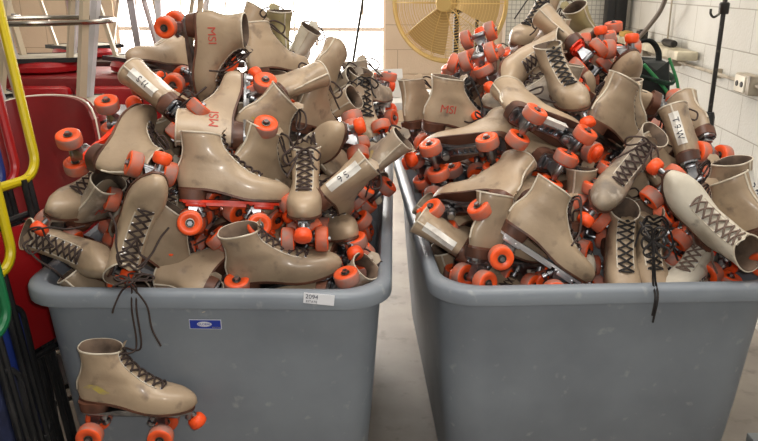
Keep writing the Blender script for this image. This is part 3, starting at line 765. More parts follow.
# ---------------------------------------------------------------- the two grey bins
M['poly'] = mat('grey_polyethylene', (134, 142, 151), .42, noise=((120, 127, 136), 5, .35, .7), spots=((164, 168, 172), 24, .64, .8), bump=.06)
BW, BL, RZ = .90, 1.50, .826
def rrect(w_, l_, rad, z, n=7):
    P = []
    for cx, cy, a0 in ((w_/2-rad, l_/2-rad, 0), (-w_/2+rad, l_/2-rad, 90), (-w_/2+rad, -l_/2+rad, 180), (w_/2-rad, -l_/2+rad, 270)):
        for k in range(n+1): a = math.radians(a0+90*k/n); P.append(Vector((cx+rad*math.cos(a), cy+rad*math.sin(a), z)))
    # extra points on the straight sides
    out = []
    for i, p in enumerate(P):
        q = P[(i+1) % len(P)]; out.append(p)
        if (q-p).length > .2: out += [p.lerp(q, t/8) for t in range(1, 8)]
    return out
def make_bin(x, yf, rz, label):
    r = empty('storage_bin'); r.rotation_euler.z = rz
    fwd = Vector((-math.sin(rz), math.cos(rz), 0)); rt = Vector((math.cos(rz), math.sin(rz), 0))
    r.location = Vector((x, yf, 0))+rt*BW/2+fwd*BL/2
    b = MB(); prof = [(.085, .13), (.08, .14), (.052, .45), (.030, .755), (.030, .780), (.008, .780), (.001, .783), (0, .790), (0, .812), (.003, .819), (.010, .824), (.020, .826), (.031, .824), (.036, .815), (.040, .79), (.063, .45), (.092, .155), (.10, .15)]
    b.grid([rrect(BW-2*i, BL-2*i, max(.05, .115-.3*i), z) for i, z in prof], cap0=True, cap1=True)
    b.build('tub', M['poly'], r, 50)
    for sx in (-1, 1):
        for sy in (-1, 1):
            f = empty('caster', (sx*(BW/2-.2), sy*(BL/2-.25), 0)); f.parent = r
            b = MB(); b.box((0, 0, .118), (.09, .11, .016)); b.box((-.024, 0, .08), (.006, .05, .07)); b.box((.024, 0, .08), (.006, .05, .07)); b.build('fork', M['steel'], f)
            b = MB(); b.lathe([(.02, -.016), (.042, -.016), (.048, -.01), (.048, .01), (.042, .016), (.02, .016)], (0, 0, .048), 'x', 20); b.build('wheel', M['black'], f)
    return tag(r, label, 'bin', 'grey plastic tub trucks of skates')
LB = dict(x=-.87, y=1.60, rz=math.radians(-1.2)); RB = dict(x=.125, y=1.60, rz=math.radians(2.6))
left_bin = make_bin(LB['x'], LB['y'], LB['rz'], 'grey plastic bin heaped with skates, blue logo and white tag on it')
right_bin = make_bin(RB['x'], RB['y'], RB['rz'], 'grey plastic bin heaped with skates, plain front, by the block wall')
bpy.context.view_layer.update()
# stickers on the left bin (local frame of the bin: front face towards -y)
mi = left_bin.matrix_world.inverted()
def front_hit(px, py, off=.0):
    """point on the front of the left bin seen at a pixel, in the bin's frame"""
    tub = [c for c in left_bin.children if c.name.startswith('tub')][0]
    o_ = mi @ CO; d_ = (mi @ at(px, py, 3))-o_; ok, loc, nrm, _ = tub.ray_cast(o_, d_.normalized()); return loc, nrm
def sticker(name, px, py, w_, h_, tilt, m, items):
    loc, nrm = front_hit(px, py); z = nrm.normalized(); x = Vector((1, 0, 0)); x = (x-z*x.dot(z)).normalized(); y = z.cross(x)
    R = Matrix((x, y, z)).transposed() @ Matrix.Rotation(tilt, 3, 'Z'); mt = Matrix.Translation(loc+z*.0012) @ R.to_4x4()
    b = MB(); b.box((0, 0, 0), (w_, h_, .0012)); o = b.build(name, m, left_bin); o.matrix_local = mt
    for kind, a in items:
        if kind == 'text':
            t, sz, cx, cy, mm = a; me = text_mesh('lettering', t, sz, mm, lambda u, v, h: Vector((cx+u, cy+v, (.0020 if t == 'GLOBAL' else .0007)+h)), .0004, 0); link('lettering', me, o)
        else:
            nm, cx, cy, w2, h2, mm = a; b = MB()
            if nm == 'oval': b.grid([[Vector((cx+w2/2*math.cos(q)*s_, cy+h2/2*math.sin(q)*s_, .0017)) for q in (2*PI*k/24 for k in range(24))] for s_ in (1, .5)], cap1=True)
            else: b.box((cx, cy, .001), (w2, h2, .0008))
            b.build('logo_'+nm, mm, o)
M['label_w'] = mat('white_label', (232, 234, 240), .4); M['label_b'] = mat('blue_label', (38, 62, 170), .35); M['label_d'] = mat('label_print', (60, 66, 84), .6)
sticker('blue_logo_label', 205.5, 324, .078, .026, 0, M['label_w'], [('shape', ('field', 0, 0, .075, .023, M['label_b'])), ('shape', ('oval', -.002, .001, .036, .014, M['label_w'])), ('text', ('GLOBAL', .0085, -.002, .001, M['label_b'])), ('shape', ('bar', .026, -.0075, .02, .002, M['label_w']))])
sticker('asset_tag', 319, 299, .072, .026, -.10, M['label_w'], [('text', ('2094', .015, -.017, .004, M['label_d'])), ('text', ('ESTATE', .008, -.017, -.008, M['label_d']))])
# ---------------------------------------------------------------- the heaps: place (x, y, z, quaternion), build, label
HEAP = [
    ((-0.365, 1.746, 0.9155, 0.9871, -0.1071, 0.0412, 0.1116), {'plate': 'redplate', 'lace': 'short'}, 'glossy tan skate standing upright on top of the left heap, orange-red plate'),
    ((-0.5787, 1.767, 1.072, 0.3597, 0.8038, -0.415, 0.2288), {'ex': 'msi', 'lace': 'loose'}, 'tan skate with its open collar tipped down toward the lace knot on the rim'),
    ((-0.6405, 1.783, 0.8157, 0.7621, 0.4484, -0.2709, -0.3804), {'lace': 'loose'}, 'tan skate overhanging the left corner of the left bin, collar open outward'),
    ((-0.6091, 1.748, 0.733, 0.8994, -0.0162, 0.3519, 0.2588), {'plate': 'whiteplate', 'lace': 'short'}, 'tan skate squeezed behind the rim between the collar-down skate and the front rim skate'),
    ((-0.2116, 1.724, 0.7269, 0.9914, 0.0899, -0.0877, 0.037), {'lace': 'short'}, 'tan skate lying along the front rim above the white tag'),
    ((-0.1836, 1.762, 0.8762, 0.721, -0.0542, -0.0605, -0.6882), {'lace': 'tied'}, 'skate facing out toe-first with square orange toe stop above the front rim skate'),
    ((-0.3589, 1.887, 0.9107, 0.8595, 0.0281, 0.2325, 0.4544), {}, 'tan skate tucked behind the toe of the upright glossy skate'),
    ((-0.3863, 1.945, 1.017, 0.8626, 0.0712, 0.4075, 0.2912), {'ex': 'smudge'}, 'tan skate mid-heap on the left, just behind the collar of the upright glossy one'),
    ((-0.2068, 1.863, 0.8988, 0.7358, 0.1878, 0.3969, 0.5156), {'ex': 'size_S 6'}, 'tan skate showing a white heel strip right of the outward-facing skate'),
    ((-0.0631, 2.067, 1.058, 0.7367, 0.4108, -0.5124, -0.1614), {}, 'tan skate with shiny toe pointing up behind the outward-facing skate'),
    ((-0.0914, 1.899, 0.7663, 0.8052, -0.015, -0.1475, -0.5741), {}, 'tan skate upright against the right side of the left bin'),
    ((-0.0473, 1.957, 0.8962, 0.3833, -0.5703, -0.6872, 0.2359), {}, 'upturned skate along the right wall of the left bin, wheels out'),
    ((-0.0284, 1.767, 0.8247, 0.5223, -0.5281, -0.5662, 0.3574), {}, 'upturned skate in the front right corner of the left bin'),
    ((-0.1647, 1.874, 0.6538, 0.7539, 0.3001, 0.2096, 0.5456), {'boot': 'grey'}, 'scuffed skate low in the front right corner behind the white tag'),
    ((-0.4473, 1.939, 1.121, 0.5982, -0.4477, -0.1423, 0.6492), {'ex': 'size_S 11'}, 'tan skate with heel strip stamped S 11 at the upper left of the left heap'),
    ((-0.633, 2.227, 1.299, 0.7097, 0.0834, 0.6991, 0.0257), {'ex': 'msi', 'lace': 'loose'}, 'tan skate lying on its side on the left summit, wheels left, red letters'),
    ((-0.6471, 2.258, 1.18, 0.5045, -0.0387, -0.2194, -0.8342), {'sag': 1}, 'slumped tan skate left of the summit with wheels beside it'),
    ((-0.2734, 1.952, 1.192, 0.6176, -0.2577, -0.6188, 0.4114), {'ex': 'msi'}, 'tan skate standing on its heel behind the upright glossy one, red letters'),
    ((-0.7566, 1.89, 1.159, 0.4281, 0.681, 0.3382, 0.4884), {'plate': 'redplate'}, 'tan skate on its back at the left shoulder with wheels toward the red chair'),
    ((-0.8229, 1.852, 0.8825, 0.5799, -0.1924, 0.1778, -0.7714), {'lace': 'short'}, 'tan laced skate pointing toe-down at the left side of the left heap'),
    ((-0.7977, 1.938, 0.869, 0.7626, 0.3227, 0.1816, 0.5303), {'boot': 'grey', 'ex': 'msi'}, 'scuffed skate under black bows at the left of the left bin'),
    ((-0.2876, 1.768, 0.8067, 0.6647, -0.4527, -0.4796, 0.351), {}, 'skate standing on its heel behind the front rim with plate facing right'),
    ((-0.5393, 1.886, 0.7945, 0.7416, 0.0054, -0.0761, -0.6665), {'lace': 'short'}, 'skate hanging toe-down under the heel of the upright glossy one'),
    ((-0.2986, 2.357, 1.153, 0.879, -0.0911, -0.0325, 0.467), {}, 'tan skate near the summit with laces and metal plate right of the red letters'),
    ((-0.3711, 2.556, 1.194, 0.5148, 0.0458, -0.0263, 0.8557), {'boot': 'olive'}, 'olive yellow skate at the skyline of the left heap'),
    ((-0.3606, 2.733, 1.171, 0.6855, 0.2476, 0.1466, 0.6688), {'boot': 'white'}, 'pale skate toe-up at the skyline next to the olive one'),
    ((-0.4086, 2.091, 1.179, 0.4425, 0.2589, 0.5194, 0.6836), {}, 'upside-down skate with wheels bunched under the laced summit skate'),
    ((-0.2378, 2.248, 1.11, 0.6851, -0.1752, 0.4373, 0.5557), {}, 'skate on its side with bright wheels at the right shoulder of the left heap'),
    ((-0.2597, 2.573, 1.115, 0.6522, 0.4385, 0.2221, 0.5771), {'boot': 'grey'}, 'scuffed skate toe-up at the right shoulder of the left heap'),
    ((0.0276, 2.731, 1.145, 0.6304, -0.578, -0.2982, 0.4238), {}, 'upside-down skate against the bright opening at the right skyline'),
    ((-0.0167, 2.61, 1.018, 0.8572, -0.0513, -0.0351, 0.5112), {'boot': 'grey'}, 'grey skate pointing right at the skyline near the white carton'),
    ((-0.0731, 2.412, 0.9792, 0.7986, 0.0235, 0.1133, -0.5906), {'lacekey': 'black_lace', 'ex': 'strip'}, 'skate with black laces and white strip on the right flank of the left heap'),
    ((0.0115, 2.196, 1.089, 0.3821, -0.7808, -0.3395, 0.3593), {}, 'upside-down skate with wheels up on the right flank of the left heap'),
    ((-0.1037, 2.151, 0.9319, 0.6707, 0.304, 0.2494, 0.629), {'boot': 'grey', 'ex': 'smudge'}, 'scuffed grey skate at the right edge of the left heap'),
    ((-0.2157, 2.194, 0.9942, 0.8392, -0.0049, 0.1623, 0.5191), {}, 'tan skate with its dark collar opening showing, behind the shiny toe'),
    ((-0.2508, 2.446, 1.063, 0.6678, 0.424, 0.2284, 0.5675), {}, 'tan skate leaning up the right flank below the shoulder wheels'),
    ((-0.4506, 1.825, 0.815, 0.4882, 0.0496, 0.4625, 0.7384), {}, 'upside-down skate beneath the front wheels of the upright one'),
    ((-0.0123, 2.075, 0.8975, 0.7459, -0.3723, -0.133, 0.536), {}, 'upside-down skate on the right rim of the left bin'),
    ((-0.4855, 2.654, 1.175, 0.9071, -0.0561, 0.286, 0.3035), {}, 'tan skate behind the summit letters, toe to the right'),
    ((-0.7138, 2.109, 1.008, 0.7818, 0.287, 0.4601, 0.3078), {'lacekey': 'black_lace'}, 'skate with black laces behind the S 11 strip skate'),
    ((-0.3962, 1.909, 0.8509, 0.4855, 0.6364, 0.4533, 0.3921), {}, 'skate with wheels out between the upright and the rim skates'),
    ((-0.1306, 1.982, 0.7675, 0.7014, -0.5231, -0.1161, 0.4701), {}, 'upside-down skate right of the square toe stop'),
    ((0.3669, 1.731, 0.7871, 0.9558, -0.0502, 0.2896, 0.0107), {'plate': 'whiteplate', 'lace': 'loose'}, 'tan skate sloping toe-down over the rim of the right bin, pale plate'),
    ((0.3185, 1.765, 0.7514, 0.95, -0.082, 0.1123, 0.2796), {'lace': 'short'}, 'tan skate standing behind the sloping front skate of the right bin'),
    ((0.3243, 1.878, 0.775, 0.6291, -0.4314, -0.2425, 0.5994), {'ex': 'strip'}, 'pale-backed skate with brown heel at the front left of the right bin'),
    ((0.1952, 1.945, 1.048, 0.2407, 0.0583, 0.5867, 0.771), {}, 'upside-down skate with metal plate below the red lettered boot'),
    ((0.246, 2.259, 0.9909, 0.9834, 0.0271, 0.0751, 0.1631), {'lacekey': 'black_lace', 'lace': 'loose', 'ex': 'msi'}, 'tan skate standing upright with red letters and messy black laces'),
    ((0.1743, 2.555, 0.9582, 0.8785, -0.0569, -0.0135, 0.4742), {}, 'tan skate behind the red lettered upright one'),
    ((0.4742, 1.876, 1.113, 0.7847, -0.5694, 0.0712, 0.2346), {'tape': 1}, 'upside-down skate with white tape along its plate'),
    ((0.5661, 1.893, 1.006, 0.7412, -0.6051, -0.0264, 0.2896), {}, 'upside-down skate just below the white-taped one'),
    ((0.1882, 1.815, 0.9072, 0.4037, 0.0922, 0.4629, 0.7837), {}, 'skate lying at the left rim of the right bin, wheels over the rim'),
    ((0.1469, 2.252, 0.9251, 0.3542, 0.222, 0.4901, 0.7649), {}, 'upside-down skate with orange toe stop at the left edge of the right heap'),
    ((0.6387, 1.861, 0.6876, 0.6647, 0.1094, 0.1206, -0.7292), {'lace': 'short', 'lacekey': 'black_lace'}, 'tan skate propped toe-down at the rim, black laces, right of the sloping pale-plated one'),
    ((0.7165, 1.862, 0.6788, 0.6792, 0.0764, 0.0815, -0.7254), {'lacekey': 'black_lace', 'lace': 'loose'}, 'tan skate propped toe-down at the rim with long dark laces hanging'),
    ((0.755, 1.862, 0.9752, 0.1986, 0.3933, -0.5981, 0.6695), {'boot': 'white', 'lace': 'short', 'lacekey': 'grey_lace'}, 'off-white skate with faded brown laces at the right of the right bin'),
    ((0.9147, 2.008, 0.9439, 0.8159, -0.2671, 0.0322, 0.5117), {'ex': 'size_T 9 W'}, 'tan skate with stamped white heel strip nearest the block wall, top right'),
    ((0.9209, 1.89, 0.8335, 0.4917, -0.1278, -0.0579, 0.8594), {'ex': 'size_S 8'}, 'tan skate at the right edge with the white strip facing the wall'),
    ((0.9424, 1.856, 0.733, 0.5051, 0.4471, -0.4198, -0.6073), {'boot': 'grey', 'ex': 'size_S 8'}, 'scuffed skate lying on its back with strip up, under the off-white one'),
    ((0.8211, 1.808, 0.6589, 0.3714, -0.0157, -0.0013, -0.9283), {'boot': 'white', 'lace': 'loose', 'lacekey': 'grey_lace', 'ex': 'pen_SKATE'}, 'off-white skate with pen writing and brown heel on the right front rim'),
    ((0.5745, 1.943, 0.9233, 0.5051, -0.0731, 0.3137, -0.8007), {'boot': 'grey', 'lace': 'tied'}, 'scuffed skate with worn grey toe pointing down left'),
    ((0.5322, 1.82, 0.9596, 0.7138, -0.6145, -0.2115, 0.2611), {'plate': 'redplate'}, 'upside-down skate with orange-red plate above the sloping front skate'),
    ((0.5761, 1.974, 0.7901, 0.8842, -0.0115, 0.0344, 0.4657), {}, 'skate seen side-on with one wheel beside the toe-down pair'),
    ((0.5666, 1.938, 0.677, 0.7235, 0.0622, -0.0937, -0.6811), {'boot': 'white', 'lace': 'short'}, 'pale skate wedged between sloping skate and toe-down pair'),
    ((0.3016, 1.8, 0.6026, 0.4931, -0.1981, 0.0127, -0.847), {'boot': 'grey', 'ex': 'pen_RINK'}, 'scuffed skate with pen writing low at the front left rim'),
    ((0.1835, 1.881, 0.7685, 0.4458, 0.5801, 0.4734, 0.4906), {}, 'skate on its side with stacked bright wheels at the front left corner'),
    ((0.5642, 2.13, 1.103, 0.7396, 0.0998, -0.0829, -0.6604), {'lacekey': 'black_lace', 'lace': 'short'}, 'tan skate with black cross laces pointing down near the right summit'),
    ((0.6995, 2.201, 0.9935, 0.4222, -0.0852, -0.0526, 0.901), {}, 'tan skate with dark marks at the upper right of the right heap'),
    ((0.6235, 2.057, 1.008, 0.9324, 0.0045, 0.2385, 0.2715), {'lace': 'short'}, 'tan skate with long glossy toe pointing at the stamped strip skate'),
    ((0.8051, 2.931, 1.24, 0.4985, -0.1606, -0.281, 0.8042), {'boot': 'olive'}, 'olive skate at the very top of the right heap'),
    ((0.8332, 2.611, 1.325, 0.5943, -0.5952, -0.4402, 0.3142), {}, 'skate with dull orange wheels at the skyline under the pegboard edge'),
    ((0.7072, 2.394, 1.239, 0.7069, -0.4485, -0.0693, 0.5425), {'plate': 'redplate'}, 'upside-down skate with orange-red plate at the right summit'),
    ((0.759, 2.643, 1.312, 0.2449, 0.5864, -0.7199, 0.2789), {}, 'tan skate at the right skyline beside the orange-red plate'),
    ((0.7617, 2.462, 1.301, 0.2266, 0.691, -0.6266, 0.2803), {}, 'shiny tan skate toe-up next to the green and black bag'),
    ((0.3359, 2.373, 1.228, 0.5306, -0.2235, 0.4991, -0.6476), {'lace': 'short'}, 'tan skate sloping down left of the black cross laces'),
    ((0.3042, 2.402, 1.362, 0.0355, 0.7456, 0.618, 0.2468), {}, 'skate on end with wheels stacked up at the left skyline of the right heap'),
    ((0.3269, 2.486, 1.293, 0.133, -0.8213, -0.5505, 0.0688), {}, 'upside-down skate in front of the fan at the left skyline'),
    ((0.4294, 2.207, 1.056, 0.0243, 0.0746, -0.0056, 0.9969), {'boot': 'grey', 'lace': 'short'}, 'long scuffed skate lying above the white-taped one'),
    ((0.5249, 2.704, 1.236, 0.4469, -0.0184, 0.104, -0.8883), {'lacekey': 'black_lace', 'lace': 'loose'}, 'skate with a tangle of black laces on the skyline below the pegboard'),
    ((0.5319, 2.53, 1.152, 0.5576, -0.003, 0.0377, 0.8293), {}, 'tan skate between the lace tangle and the cross-laced one'),
    ((0.5703, 2.207, 1.164, 0.2066, 0.63, 0.5452, 0.513), {}, 'skate on its side with bright wheels below the dark marks'),
    ((0.904, 2.276, 1.079, 0.3505, -0.5682, -0.2069, 0.7151), {}, 'skate with one orange wheel by the green and black bag'),
    ((0.9366, 1.758, 0.8028, 0.5061, -0.2683, 0.0334, 0.819), {'plate': 'redplate'}, 'skate with orange-red plate at the far right edge of the right bin'),
    ((0.8681, 1.968, 0.9088, 0.8216, -0.2845, -0.1316, 0.476), {'plate': 'redplate'}, 'upside-down skate behind the off-white toe'),
    ((0.2838, 2.698, 1.171, 0.4378, 0.2416, 0.4854, 0.7172), {}, 'upside-down skate behind the stacked wheels at the left skyline'),
    ((0.3498, 2.101, 0.7434, 0.7078, -0.4389, -0.2123, 0.5112), {}, 'upside-down skate under the left rim skate of the right bin'),
    ((0.8933, 1.944, 0.8094, 0.6965, -0.4995, -0.2099, 0.4704), {}, 'upside-down skate between the toe-down pair and the off-white one'),
    ((0.904, 2.075, 0.9596, 0.4878, -0.2812, 0.3084, 0.7667), {}, 'upside-down skate behind the stamped strip skate'),
]
BURIED = [
    ('L', (-0.2987, 2.389, 1.07, 0.1398, 0.6869, 0.3981, -0.5917), None),
    ('L', (-0.4594, 2.348, 0.9885, 0.1078, 0.8097, -0.0065, -0.5768), None),
    ('L', (-0.1065, 2.409, 0.916, 0.4703, -0.649, -0.4681, 0.3721), None),
    ('L', (-0.6206, 1.806, 0.6398, 0.6763, -0.1784, -0.24, 0.6732), 'half-buried skate between the corner-overhanging skate and the left side laced skate'),
    ('L', (-0.2588, 2.649, 0.831, 0.5563, -0.0077, 0.814, -0.1672), None),
    ('L', (-0.5159, 2.492, 1.056, 0.2644, 0.8624, 0.0929, -0.4216), None),
    ('L', (-0.641, 2.552, 1.071, 0.539, -0.7237, 0.2809, -0.3267), None),
    ('L', (-0.4497, 2.115, 0.8438, 0.1069, -0.2581, -0.3308, 0.9014), 'half-buried skate between the glossy upright skate and the skate squeezed behind the rim'),
    ('L', (-0.6954, 2.095, 0.9263, 0.5024, -0.6706, 0.2283, 0.4957), None),
    ('L', (-0.6214, 2.867, 0.5561, 0.473, 0.1953, 0.1245, -0.8501), None),
    ('L', (-0.0871, 2.206, 0.8156, 0.4981, -0.5467, -0.1003, 0.6656), None),
    ('L', (-0.1654, 2.474, 0.8897, 0.5495, 0.3585, 0.7153, -0.2405), 'half-buried skate between the S 6 strip skate and the shiny-toed skate'),
    ('L', (-0.4394, 2.478, 1.129, 0.7928, 0.4428, -0.1334, 0.397), 'half-buried skate between the red-lettered heel-standing skate and the side-lying summit skate'),
    ('L', (-0.4194, 2.199, 1.036, 0.37, -0.728, 0.0245, -0.5767), None),
    ('L', (-0.0709, 2.866, 0.5843, 0.5977, 0.3973, 0.0964, -0.6896), 'half-buried skate between the S 6 strip skate and the skate facing out toe-first'),
    ('L', (-0.4006, 2.585, 1.03, 0.5722, -0.4792, 0.5217, -0.4133), None),
    ('L', (-0.6677, 1.97, 0.6856, 0.5366, 0.4581, 0.5632, -0.4302), 'half-buried skate between the skate squeezed behind the left rim and the collar-down skate'),
    ('L', (-0.3218, 2.444, 1.017, 0.9298, 0.257, 0.1373, 0.2247), 'half-buried skate between the red-lettered heel-standing skate and the shiny-toed skate'),
    ('L', (-0.533, 1.841, 0.9065, 0.0987, 0.3656, -0.3733, -0.8469), 'half-buried skate between the collar-down skate and the skate squeezed behind the rim'),
    ('L', (-0.5426, 2.249, 0.9371, 0.2637, -0.1415, -0.2524, 0.9202), None),
    ('L', (-0.3555, 2.083, 0.9715, 0.8869, 0.0598, 0.0308, 0.457), 'half-buried skate between the red-lettered heel-standing skate and the glossy upright skate'),
    ('L', (-0.1511, 1.988, 0.8036, 0.1191, -0.5102, 0.8517, 0.0114), None),
    ('L', (-0.6881, 2.423, 1.034, 0.1653, 0.3645, -0.7556, -0.5186), None),
    ('L', (-0.1356, 2.228, 0.8308, 0.8061, 0.3077, -0.481, -0.1555), None),
    ('L', (-0.6215, 2.506, 0.7476, 0.5764, -0.0841, -0.5913, -0.5578), 'half-buried skate between the glossy upright skate and the front rim skate'),
    ('L', (-0.1901, 2.821, 0.5586, 0.837, -0.0765, -0.1008, -0.5323), None),
    ('L', (-0.595, 1.978, 0.9848, 0.5719, -0.778, -0.0242, -0.259), None),
    ('L', (-0.1303, 2.636, 0.641, 0.8027, 0.1837, 0.1573, 0.5452), None),
    ('L', (-0.1278, 2.071, 0.659, 0.6319, -0.2353, 0.3907, 0.6266), None),
    ('L', (-0.6057, 2.474, 1.131, 0.3262, -0.3152, 0.7091, 0.5398), None),
    ('L', (-0.4135, 1.889, 0.8285, 0.0185, 0.8369, -0.0118, -0.547), 'half-buried skate between the skate squeezed behind the left rim and the glossy upright skate'),
    ('L', (-0.3301, 1.851, 0.6252, 0.8129, 0.1495, -0.2453, 0.5067), 'half-buried skate between the front rim skate and the skate squeezed behind the rim'),
    ('L', (-0.0994, 2.434, 0.6997, 0.7542, 0.2905, 0.1386, -0.5723), 'half-buried skate between the S 6 strip skate and the front rim skate'),
    ('R', (0.8691, 2.413, 0.9223, 0.0521, 0.7878, -0.3784, -0.4831), None),
    ('R', (0.4606, 2.36, 0.8463, 0.015, 0.2293, -0.0317, -0.9727), None),
    ('R', (0.269, 2.621, 0.8984, 0.4911, 0.7387, -0.2777, 0.3687), None),
    ('R', (0.5467, 2.418, 0.9646, 0.8258, -0.1825, 0.0593, -0.5303), None),
    ('R', (0.6211, 2.248, 0.8909, 0.5851, 0.5235, 0.1188, 0.6079), 'half-buried skate between the worn grey-toed skate and the T 9 W strip skate'),
    ('R', (0.5013, 2.156, 0.8501, 0.4585, -0.2743, 0.0741, 0.8421), None),
    ('R', (0.2595, 2.895, 0.744, 0.652, 0.5632, 0.2149, -0.4599), None),
    ('R', (0.3153, 1.955, 0.7739, 0.4036, -0.5538, -0.0785, -0.7241), None),
    ('R', (0.4255, 2.733, 1.065, 0.3897, -0.0617, 0.5633, -0.726), None),
    ('R', (0.2334, 2.372, 0.8376, 0.1744, -0.5513, -0.8063, -0.1249), None),
    ('R', (0.2679, 2.113, 0.566, 0.7656, -0.0442, -0.1406, 0.6263), 'half-buried skate between the left rim skate and the sloping pale-plated skate'),
    ('R', (0.4877, 2.379, 1.003, 0.643, 0.0184, -0.0084, 0.7656), 'half-buried skate between the black cross-laced skate and the white-taped skate'),
    ('R', (0.4257, 2.54, 0.9972, 0.5311, 0.4156, -0.6787, 0.2908), None),
    ('R', (0.3231, 2.523, 0.8846, 0.4004, 0.2781, 0.038, -0.8723), None),
    ('R', (0.7098, 2.574, 0.9454, 0.002, -0.1361, -0.7782, 0.6131), None),
    ('R', (0.2299, 2.178, 0.9901, 0.2533, -0.899, 0.1247, -0.3347), 'half-buried skate between the left rim skate and the red-lettered upright skate'),
    ('R', (0.4537, 2.083, 0.8207, 0.3207, -0.3878, -0.2379, 0.8308), None),
    ('R', (0.7711, 2.21, 0.7602, 0.0121, -0.1553, 0.2797, -0.9474), None),
    ('R', (0.7285, 2.224, 0.9707, 0.3009, -0.2918, 0.8534, 0.3098), None),
    ('R', (0.262, 2.79, 0.7101, 0.7017, 0.0028, -0.1393, 0.6987), None),
    ('R', (0.5554, 2.358, 1.109, 0.4473, -0.5386, 0.0471, -0.7124), 'half-buried skate between the black cross-laced skate and the long glossy-toed skate'),
    ('R', (0.3172, 2.616, 0.9312, 0.9383, -0.1179, 0.2565, -0.1996), 'half-buried skate between the red-lettered upright skate and the stacked skyline wheels'),
    ('R', (0.5158, 2.021, 0.9402, 0.3229, -0.1284, -0.8616, -0.3699), 'half-buried skate between the sloping pale-plated skate and the worn grey-toed skate'),
    ('R', (0.3949, 1.901, 0.5642, 0.4448, 0.5171, 0.0322, -0.7306), None),
    ('R', (0.6285, 2.137, 0.7852, 0.4631, -0.0402, -0.0256, 0.885), 'half-buried skate between the worn grey-toed skate and the long glossy-toed skate'),
    ('R', (0.381, 2.778, 0.7924, 0.7287, -0.2654, -0.5994, -0.1982), None),
    ('R', (0.7075, 2.456, 1.17, 0.2925, -0.2944, -0.8024, -0.4288), None),
    ('R', (0.2298, 2.893, 0.6843, 0.3073, 0.6747, 0.5647, -0.3626), None),
    ('R', (0.2607, 2.527, 1.027, 0.0492, -0.3219, 0.8563, 0.4009), None),
]
HANGING = (-0.5934, 1.572, 0.443, 0.9981, -0.002, 0.0418, 0.0453)
from mathutils import Quaternion
def mtx(v): return Matrix.Translation(Vector(v[:3])) @ Quaternion(v[3:7]).to_matrix().to_4x4()
def place(v, o, label, group):
    m = mtx(v); side = 1 if (m.to_3x3() @ Vector((0, 1, 0))).dot(CO-m.translation) > 0 else -1; ex = []
    for e in ([o['ex']] if 'ex' in o else []):
        if e in ('msi', 'smudge') or e.startswith('pen'): e += str(side)
        ex.append(e)
    s = make_skate(o.get('boot', 'tan'), o.get('plate', 'steel'), o.get('lace', 'tied'), o.get('lacekey', 'lace'), True, o.get('sag', False), ex)
    if o.get('tape'):
        up = 1 if (m.to_3x3() @ Vector((0, 1, 0))).z > 0 else -1; b = MB(); b.box((-.02, .0285*up, .078), (.10, .002, .022)); b.box((-.02, .020*up, .0775), (.10, .017, .0015)); b.build('plate_tape', M['tape'], s)
    s.matrix_world = m; return tag(s, label, 'roller skate', group)
for v, o, label in HEAP:
    place(v, o, label, 'roller skates on the left bin heap' if v[0] < .1 else 'roller skates on the right bin heap')
protos = {}
BT = dict(L='roller skate buried in the left bin, mostly covered by the skates above', R='roller skate buried in the right bin, mostly covered by the skates above')
for i, (bn, v, own) in enumerate(BURIED):
    k = (('tan', 'steel', 'short', 'lace'), ('grey', 'steel', 'short', 'lace'), ('tan', 'redplate', 'short', 'black_lace'), ('tan', 'whiteplate', 'tied', 'lace'), ('white', 'steel', 'short', 'grey_lace'))[(0, 1, 0, 2, 0, 3, 1, 0, 4, 0)[i % 10]]
    if k not in protos: s = protos[k] = make_skate(*k, False)
    else: s = copy_tree(protos[k])
    s.matrix_world = mtx(v)
    tag(s, own or BT[bn], 'roller skate', 'roller skates buried in the %s bin' % ('left' if bn == 'L' else 'right'))
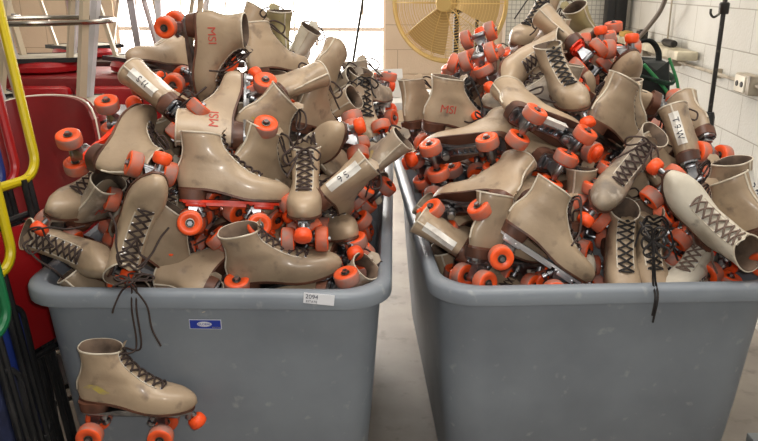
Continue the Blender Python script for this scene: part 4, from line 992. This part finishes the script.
# the skate hung over the front of the left bin by its laces
hs = place(HANGING, dict(lace='short', ex='smudge'), 'tan skate with yellow smudge hanging by its laces on the left bin front', None)
hm = mtx(HANGING); knot = at(130, 284, 1.70); knot.z = max(knot.z, RZ+.012)
ey = [front_at(EYZ[-1], .017)+OUT*.003, mirror(front_at(EYZ[-1], .017))+OUT*.003]; hb = hm.inverted()
def hl(p): return hb @ p
b = MB()
rim = Vector((knot.x, LB['y']-.004, RZ-.02))
for k, e in enumerate(ey):
    dx = (.004, -.007)[k]
    b.tube(bez([e, hl(rim+Vector((dx+.002, -.012, -.12))), hl(rim+Vector((dx, -.008, -.02))), hl(rim+Vector((dx, .006, .026))), hl(knot+Vector((dx, 0, .004)))], 8), .0023, 6)
rnd = random.Random(11)
for k in range(7):
    a = rnd.uniform(0, 6.28); rr = rnd.uniform(.018, .045); c = knot+Vector((rnd.uniform(-.01, .01), .0, .008))
    u = Vector((math.cos(a), .45*math.sin(a)-.1, .25*math.sin(a)+.1))*rr; v = Vector((-math.sin(a), .3, .35))*rr*.5
    b.tube(bez([hl(q) for q in (c, c+u*.6+v, c+u*1.1+v*.3, c+u*.9-v*.5, c)], 6), .0023, 6)
b.tube(bez([hl(q) for q in (knot, rim+Vector((.03, -.012, -.01)), rim+Vector((.038, -.014, -.07)), rim+Vector((.055, -.014, -.115)))], 7), .0023, 6)
b.tube(bez([hl(q) for q in (knot, rim+Vector((-.03, -.0, .02)), rim+Vector((-.045, -.010, -.01)), rim+Vector((-.052, -.012, -.03)))], 7), .0023, 6)
b.build('hanging_lace', M['lace'], hs)
# long black lace hanging over the right rim, from the toe-up skate
for o in bpy.data.objects:
    if o.get('label', '').startswith('tan skate propped toe-down at the rim with long'):
        bpy.context.view_layer.update(); om = o.matrix_world.inverted(); b = MB()
        p = at(652, 245, 1.60); q = at(654, 288, 1.63); q.z = RZ+.02; yq = q.y
        yr = 1.6+(.654-.5)*.05; fr = at_y(654, 300, 1.612); fr.z = RZ-.03
        for dx in (0, .006):
            b.tube(bez([om @ z for z in (at(640, 222, 1.66), p, Vector((fr.x+dx, fr.y+.02, RZ+.012)), Vector((fr.x+dx, fr.y-.006, RZ-.02)), Vector((fr.x+dx*.5, fr.y-.002, RZ-.068-dx*3)))], 8), .0025, 6)
        for k in range(6):
            a = k*1.1; c = p+Vector((0, 0, .01)); u = Vector((math.cos(a), -.3, math.sin(a)))*(.02+.007*(k % 3)); v = Vector((-math.sin(a), 0, math.cos(a)))*.012
            b.tube(bez([om @ z for z in (c, c+u+v, c+u*1.3, c+u-v, c)], 6), .0024, 6)
        b.build('hanging_lace', M['black_lace'], o)
